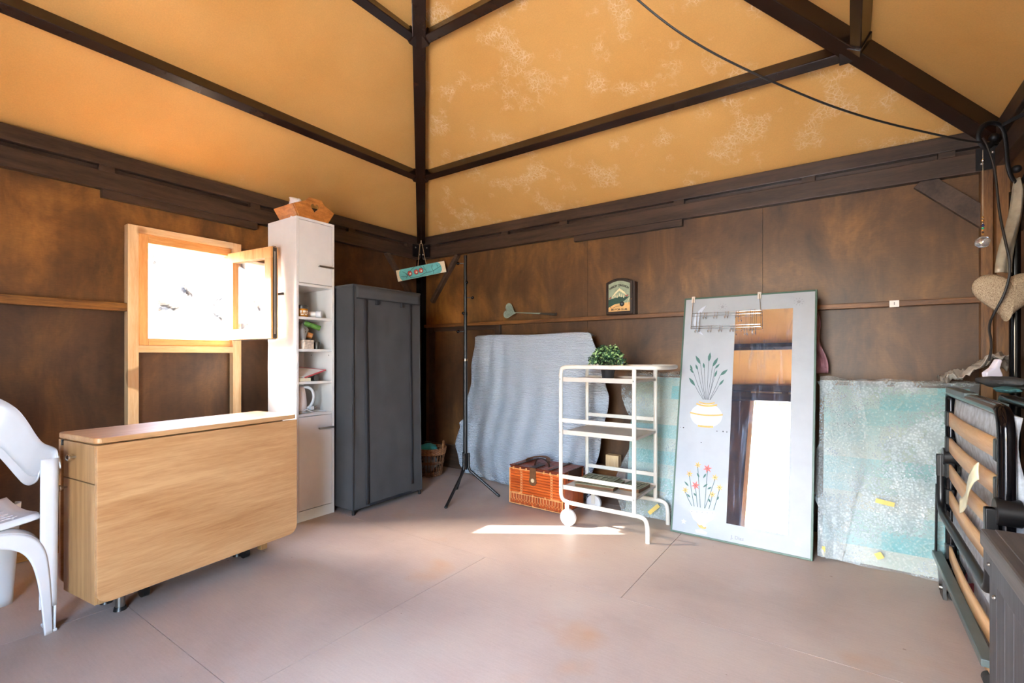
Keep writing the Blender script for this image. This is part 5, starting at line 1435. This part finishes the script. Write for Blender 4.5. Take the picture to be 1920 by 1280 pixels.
bm = BM(); tube(bm, smooth_path(cp, 3), .0044, 8); mk('cord', bm, 'rubber', PC, smooth=True)
MT['plugw'] = plain('lilac_white_plastic', '#e6e2f0', .35, 0, .03)
pm = Matrix.Translation((3.965, -.67, .985)) @ Matrix.Rotation(R(34), 4, 'Z') @ Matrix.Rotation(R(25), 4, 'Y')
bm = BM(); poly(bm, [pm @ Vector((x, -.012, z)) for x, z in ((-.008, .055), (.006, .055), (.010, .022), (.034, .0), (.034, -.022), (.018, -.034), (-.022, -.034), (-.032, -.018), (-.014, .012))], pm.to_3x3() @ Vector((0, .026, 0))); pg2 = mk('plug', bm, 'plugw', PC, bevel=.005)
bm = BM()
for x in (.02, .032): cyl(bm, pm @ Vector((x, 0, -.030)), pm @ Vector((x + .012, 0, -.045)), .0025)
mk('prongs', bm, 'chrome', PC)

# ================================================================ TEAL HANGING SIGN in the corner
sc_ = Vector((.235, -.235, 1.832))
Sg = thing('hanging_sign', 'tilted teal hand-painted board hanging on string from the corner hook', 'sign', sc_, R(34.75), local=True)
TM = Matrix.Rotation(R(-11.5), 4, 'Y')
def tp(x, y, z): return TM @ Vector((x, y, z))
bm = BM(); box(bm, -.228, .228, 0, .012, -.052, .052, TM); sb_ = mk('board', bm, 'cream', Sg, bevel=.002)
MT['teal'] = plain('turquoise_paint', '#62bdb8', .45, 0, .25, 14)
MT['tealk'] = plain('dark_branch_paint', '#12262b', .5)
pts = [(-.185 - .0, -.052), (.17, -.052), (.19, -.03), (.193, .0), (.185, .035), (.165, .052), (-.185, .052), (-.20, .03), (-.205, 0), (-.20, -.03)]
bm = BM(); poly(bm, [tp(x, -.0012, z) for x, z in pts], TM.to_3x3() @ Vector((0, .0012, 0))); mk('painted_ground', bm, 'teal', sb_)
bm = BM()
for q in ([(-.17, .03), (-.13, .0), (-.10, -.045)], [(-.19, -.01), (-.15, -.025), (-.12, -.01), (-.09, .03), (-.05, .05)], [(-.10, -.04), (-.02, -.045), (.04, -.02), (.10, -.025), (.19, .012)], [(.11, -.045), (.115, -.02), (.10, .01), (.115, .04)], [(0, .045), (.02, .02), (.045, .005), (.05, -.02)], [(.03, .045), (.035, .02)], [(-.15, -.04), (-.13, -.02), (-.14, .01)], [(.15, .03), (.165, .02), (.155, .005)]):
    tube(bm, [tp(p_.x, -.002, p_.y) for p_ in smooth_path([(a, b, 0) for a, b in q], 2)], .0016, 5)
mk('painted_branches', bm, 'tealk', sb_, smooth=True)
for x, z in ((-.105, .0), (-.045, .002), (.0, .006)):
    bm = BM(); poly(bm, [tp(x + .020 * math.cos(2 * PI * i / 16), -.0022, z + .023 * math.sin(2 * PI * i / 16)) for i in range(16)], TM.to_3x3() @ Vector((0, .001, 0))); bd = mk('painted_bird', bm, 'a_red', sb_)
    bm = BM(); tube(bm, [tp(x + .020 * math.cos(2 * PI * i / 16), -.0025, z + .023 * math.sin(2 * PI * i / 16)) for i in range(16)], .0018, 4, True); mk('outline', bm, 'tealk', bd)
    bm = BM(); poly(bm, [tp(x + .003 + .008 * math.cos(2 * PI * i / 10), -.0032, z - .004 + .009 * math.sin(2 * PI * i / 10)) for i in range(10)], TM.to_3x3() @ Vector((0, .0008, 0))); mk('breast', bm, 'cream', bd)
MT['string'] = plain('jute_string', '#c9a877', .8)
bm = BM(); tube(bm, [tp(-.020, .004, .05), (-.010, .0, .252), (.0, .0, .262), (.010, 0, .252), tp(.058, .004, .05)], .0022, 6); mk('string', bm, 'string', Sg, smooth=True)
CHk = thing('corner_hook', 'small steel hook on the dark corner post holding the teal sign', 'hook', (.08, -.08, 2.1))
bm = BM(); tube(bm, smooth_path([(.075, -.075, 2.16), (.11, -.11, 2.13), (.225, -.225, 2.12), (.245, -.245, 2.10), (.240, -.240, 2.086), (.225, -.225, 2.092)], 2), .005, 8); mk('hook', bm, 'nickel', CHk, smooth=True)

# ================================================================ WHITE PLASTIC CHAIR
Ch = thing('plastic_armchair', 'white moulded plastic armchair at the left edge by the gateleg table', 'chair', (.76, -3.182, 0), R(1.5), local=True)
def ribbon(nm, A, B_, n=40, th=.006, it=3):
    a = smooth_path(A, it); b = smooth_path(B_, it)
    def samp(p, t):
        L = [0]
        for q, r_ in zip(p, p[1:]): L.append(L[-1] + (r_ - q).length)
        s = t * L[-1]
        for i in range(len(p) - 1):
            if s <= L[i + 1] or i == len(p) - 2:
                k = (s - L[i]) / max(1e-9, L[i + 1] - L[i]); return p[i].lerp(p[i + 1], min(1, k))
    bm = BM(); grid(bm, lambda u, v_: samp(a, u).lerp(samp(b, u), v_), n, 6)
    return mk(nm, bm, 'plastic', Ch, smooth=True, solid=th, angle=60)
def mir(p): return [(x, -y, z) for x, y, z in p]
def full(p): return [Vector(q) for q in p] + [Vector(q) for q in mir(p)[::-1]]
# outer rim of arms + back arch, and inner edge
outer = [(.235, .275, .655), (.225, .278, .690), (.15, .280, .694), (.03, .280, .692), (-.05, .275, .722), (-.10, .262, .775), (-.15, .235, .840), (-.18, .17, .892), (-.195, .08, .922), (-.20, .0, .930)]
inner = [(.225, .240, .640), (.21, .241, .615), (.15, .242, .590), (.04, .242, .566), (-.05, .230, .600), (-.12, .205, .655), (-.15, .185, .688), (-.160, .12, .650), (-.155, .06, .60), (-.15, .0, .59)]
ribbon('back_and_arms', full(outer), full(inner), 90)
oedge = [(x + .0, y + .012, z - .030) for x, y, z in outer[:3]]
rim = [(x, y * 1.035, z - .038) for x, y, z in outer]
ribbon('rolled_edge', full(outer), full(rim), 90, .005)
rim2 = [(x + .012, y * .93, z - .030) for x, y, z in inner]
ribbon('inner_edge', full(inner), full(rim2), 90, .005)
# back splats
for y0, y1 in ((.03, .105), (-.035, .035), (-.105, -.03)):
    bm = BM(); grid(bm, lambda u, v_: (-.160 + .03 * (1 - v_) + .012 * math.cos(u * PI), (y0 + (y1 - y0) * u) * (.62 + .38 * v_), .43 + (.64 - .43) * v_), 4, 12); mk('back_splat', bm, 'plastic', Ch, smooth=True, solid=.006)
# seat with grid of ridges
def seatf(u, v_):
    x = -.17 + .40 * u; y = (-.215 - .015 * u) + (.43 + .03 * u) * v_
    z = .425 + .018 * math.cos((u - .45) * PI) * -1 + .022 * ((v_ - .5) * 2) ** 2 + (.0 if u < .93 else -.02 * ((u - .93) / .07) ** 2)
    return (x, y, z + .012)
bm = BM(); grid(bm, seatf, 20, 16); st = mk('seat', bm, 'plastic', Ch, smooth=True, solid=.007)
bm = BM()
for i in range(6):
    u = .12 + .14 * i; tube(bm, [Vector(seatf(u, v_ / 10)) + Vector((0, 0, .004)) for v_ in range(1, 10)], .0022, 5)
for j in range(7):
    v_ = .14 + .12 * j; tube(bm, [Vector(seatf(u / 10, v_)) + Vector((0, 0, .004)) for u in range(1, 10)], .0022, 5)
mk('seat_ridges', bm, 'kettle', st, smooth=True)
# front apron curving into the legs
ap_o = [(.235, .262, .0), (.24, .255, .20), (.242, .240, .345), (.243, .18, .405), (.244, .08, .418), (.245, 0, .42)]
ap_i = [(.243, .238, .0), (.245, .222, .20), (.246, .195, .315), (.247, .14, .362), (.248, .06, .378), (.249, 0, .38)]
ribbon('front_apron', full(ap_o), full(ap_i), 70, .007)
ribbon('front_apron_top', full([(x - .002, y, z) for x, y, z in ap_o]), full([(x - .035, y * .985, z + .012 if z > .3 else z) for x, y, z in ap_o]), 70, .006)
for s in (1, -1):
    # L-shaped front legs with the broad side face rising into the arm
    def lf_(u, v_, s=s):
        z = v_ * .665; w0 = .105 - .03 * v_ + .02 * (v_ > .9) * (v_ - .9) * 10
        return (.235 - w0 * u - .0 * v_, s * (.268 + .010 * v_ + .006 * math.sin(u * PI)), z)
    bm = BM(); grid(bm, lf_, 6, 20); mk('leg', bm, 'plastic', Ch, smooth=True, solid=.007)
    bm = BM(); grid(bm, lambda u, v_: (.236 + .003 * math.sin(v_ * PI), s * (.278 - .050 * u + (-.004 * (1 - v_))), .10 + v_ * .56), 3, 14); mk('leg_front_face', bm, 'plastic', Ch, smooth=True, solid=.006)
    bm = BM()
    def bl(u, v_, s=s):
        a = R(-70 + 200 * u); r_ = .034 + .012 * v_
        return (-.215 + .045 * v_ + r_ * math.cos(a) * .8, s * (.205 + .005 * v_) + s * r_ * math.sin(a), v_ * .43)
    grid(bm, bl, 10, 12); mk('leg', bm, 'plastic', Ch, smooth=True, solid=.006)
    bm = BM(); box(bm, .145, .238, s * .262 - .014, s * .262 + .014, 0, .012); mk('foot_lip', bm, 'plastic', Ch, bevel=.004)
